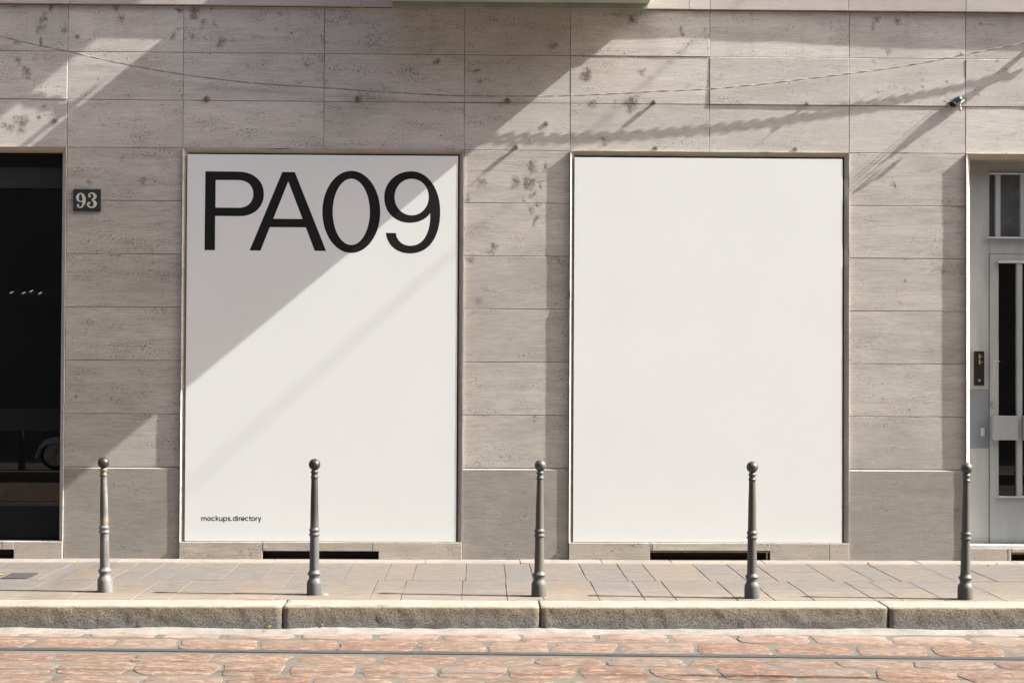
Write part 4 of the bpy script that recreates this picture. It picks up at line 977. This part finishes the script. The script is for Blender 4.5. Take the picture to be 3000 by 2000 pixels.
sx = Vm(163, 1376, 0.0).x
sct = empty('scooter', (sx, -11.34, 0)); tag(sct, 'white and black motor scooter parked on the far pavement, mirrored in the shop window', 'scooter')
RX = Matrix.Rotation(R_(90), 3, 'X')
def part(mb, name, mat, parent=sct): o = mb.build(name, mat); o.parent = parent; return o
white = plain('scooter_white', (0.75, 0.76, 0.75), 0.25); dark_ = plain('scooter_dark', (0.03, 0.03, 0.032), 0.3)
for nm, x in (('front_wheel', 0.0), ('rear_wheel', 1.28)):
    b = MB(); b.lathe([(0.165, -0.045), (0.205, -0.05), (0.225, -0.03), (0.23, 0.0), (0.225, 0.03), (0.205, 0.05), (0.165, 0.045)], 36, (x, 0, 0.23), axis=RX); wh = part(b, nm, M['black'])
    b = MB(); b.lathe([(0.142, -0.05), (0.172, -0.055), (0.172, 0.055), (0.142, 0.05)], 36, (x, 0, 0.23), axis=RX)
    for k in range(5):
        a_ = 2 * math.pi * k / 5; b.tube([(x, 0.052, 0.23), (x + 0.155 * math.cos(a_), 0.052, 0.23 + 0.155 * math.sin(a_))], 0.018, 8)
    b.lathe([(0.04, -0.06), (0.04, 0.06)], 20, (x, 0, 0.23), axis=RX); o = b.build('rim', white); o.parent = wh
def shell(mb, secs):
    rings = []
    for (x, z0, z1, hw) in secs:
        rings.append([mb.vert((x, hw * math.cos(a_) , (z0 + z1) / 2 + (z1 - z0) / 2 * math.sin(a_))) for a_ in [2 * math.pi * k / 16 for k in range(16)]])
    for p, q_ in zip(rings, rings[1:]):
        for k in range(16): mb.face([p[k], q_[k], q_[(k + 1) % 16], p[(k + 1) % 16]], True)
    mb.face(rings[0]); mb.face(rings[-1][::-1])
b = MB(); arc = []
for k in range(15):
    a_ = R_(20) + R_(150) * k / 14; arc.append((0.29 * math.cos(a_), 0.235 + 0.27 * math.sin(a_)))
for sgn in (0,):
    prev = None
    for x, z in arc:
        cur = [b.vert((x, -0.10, z - 0.09)), b.vert((x, -0.06, z)), b.vert((x, 0.02, z)), b.vert((x, 0.11, z - 0.09)), b.vert((x * .96, 0.10, z - 0.095)), b.vert((x * .96, -0.09, z - 0.095))]
        if prev:
            for k in range(6): b.face([prev[k], cur[k], cur[(k + 1) % 6], prev[(k + 1) % 6]], True)
        else: b.face(cur)
        prev = cur
    b.face(prev[::-1])
part(b, 'front_mudguard', white)
b = MB()
for sg in (-1, 1): b.tube([(0.0, sg * 0.085, 0.23), (0.16, sg * 0.08, 0.62)], 0.02, 8)
b.tube([(0.15, 0, 0.58), (0.30, 0, 1.05)], 0.03, 10); part(b, 'fork', M['silver'])
b = MB(); shell(b, [(0.17, 0.55, 0.92, 0.05), (0.20, 0.34, 0.95, 0.17), (0.26, 0.28, 0.96, 0.20), (0.31, 0.26, 0.95, 0.17)]); part(b, 'leg_shield', dark_)
b = MB(); b.box(0.29, 0.78, -0.15, 0.15, 0.25, 0.31, 0.02); part(b, 'footboard', M['black'])
b = MB(); shell(b, [(0.70, 0.30, 0.66, 0.10), (0.80, 0.28, 0.70, 0.17), (1.1, 0.36, 0.72, 0.19), (1.4, 0.46, 0.72, 0.16), (1.62, 0.58, 0.70, 0.06)]); part(b, 'rear_body', dark_)
b = MB(); shell(b, [(0.68, 0.70, 0.76, 0.08), (0.78, 0.69, 0.79, 0.14), (1.15, 0.70, 0.82, 0.15), (1.5, 0.71, 0.83, 0.12), (1.56, 0.72, 0.80, 0.06)]); part(b, 'saddle', M['black'])
b = MB(); b.tube([(0.36, -0.34, 1.04), (0.29, -0.15, 1.06), (0.29, 0.15, 1.06), (0.36, 0.34, 1.04)], 0.016, 8); part(b, 'handlebar', M['black'])
b = MB(); shell(b, [(0.16, 0.97, 1.05, 0.05), (0.20, 0.94, 1.09, 0.09), (0.30, 0.95, 1.10, 0.10), (0.34, 0.98, 1.08, 0.06)]); part(b, 'headlight', M['silver'])
for sg in (-1, 1):
    b = MB(); b.tube([(0.30, sg * 0.22, 1.06), (0.28, sg * 0.30, 1.22)], 0.007, 6); b.lathe([(0.045, -0.008), (0.055, 0.0), (0.045, 0.008)], 16, (0.28, sg * 0.32, 1.25), axis=Matrix.Rotation(R_(90), 3, 'Y')); part(b, 'mirror', M['silver'])
b = MB(); b.tube([(0.75, -0.13, 0.28), (0.80, -0.22, 0.02)], 0.012, 8); part(b, 'stand', M['black'])
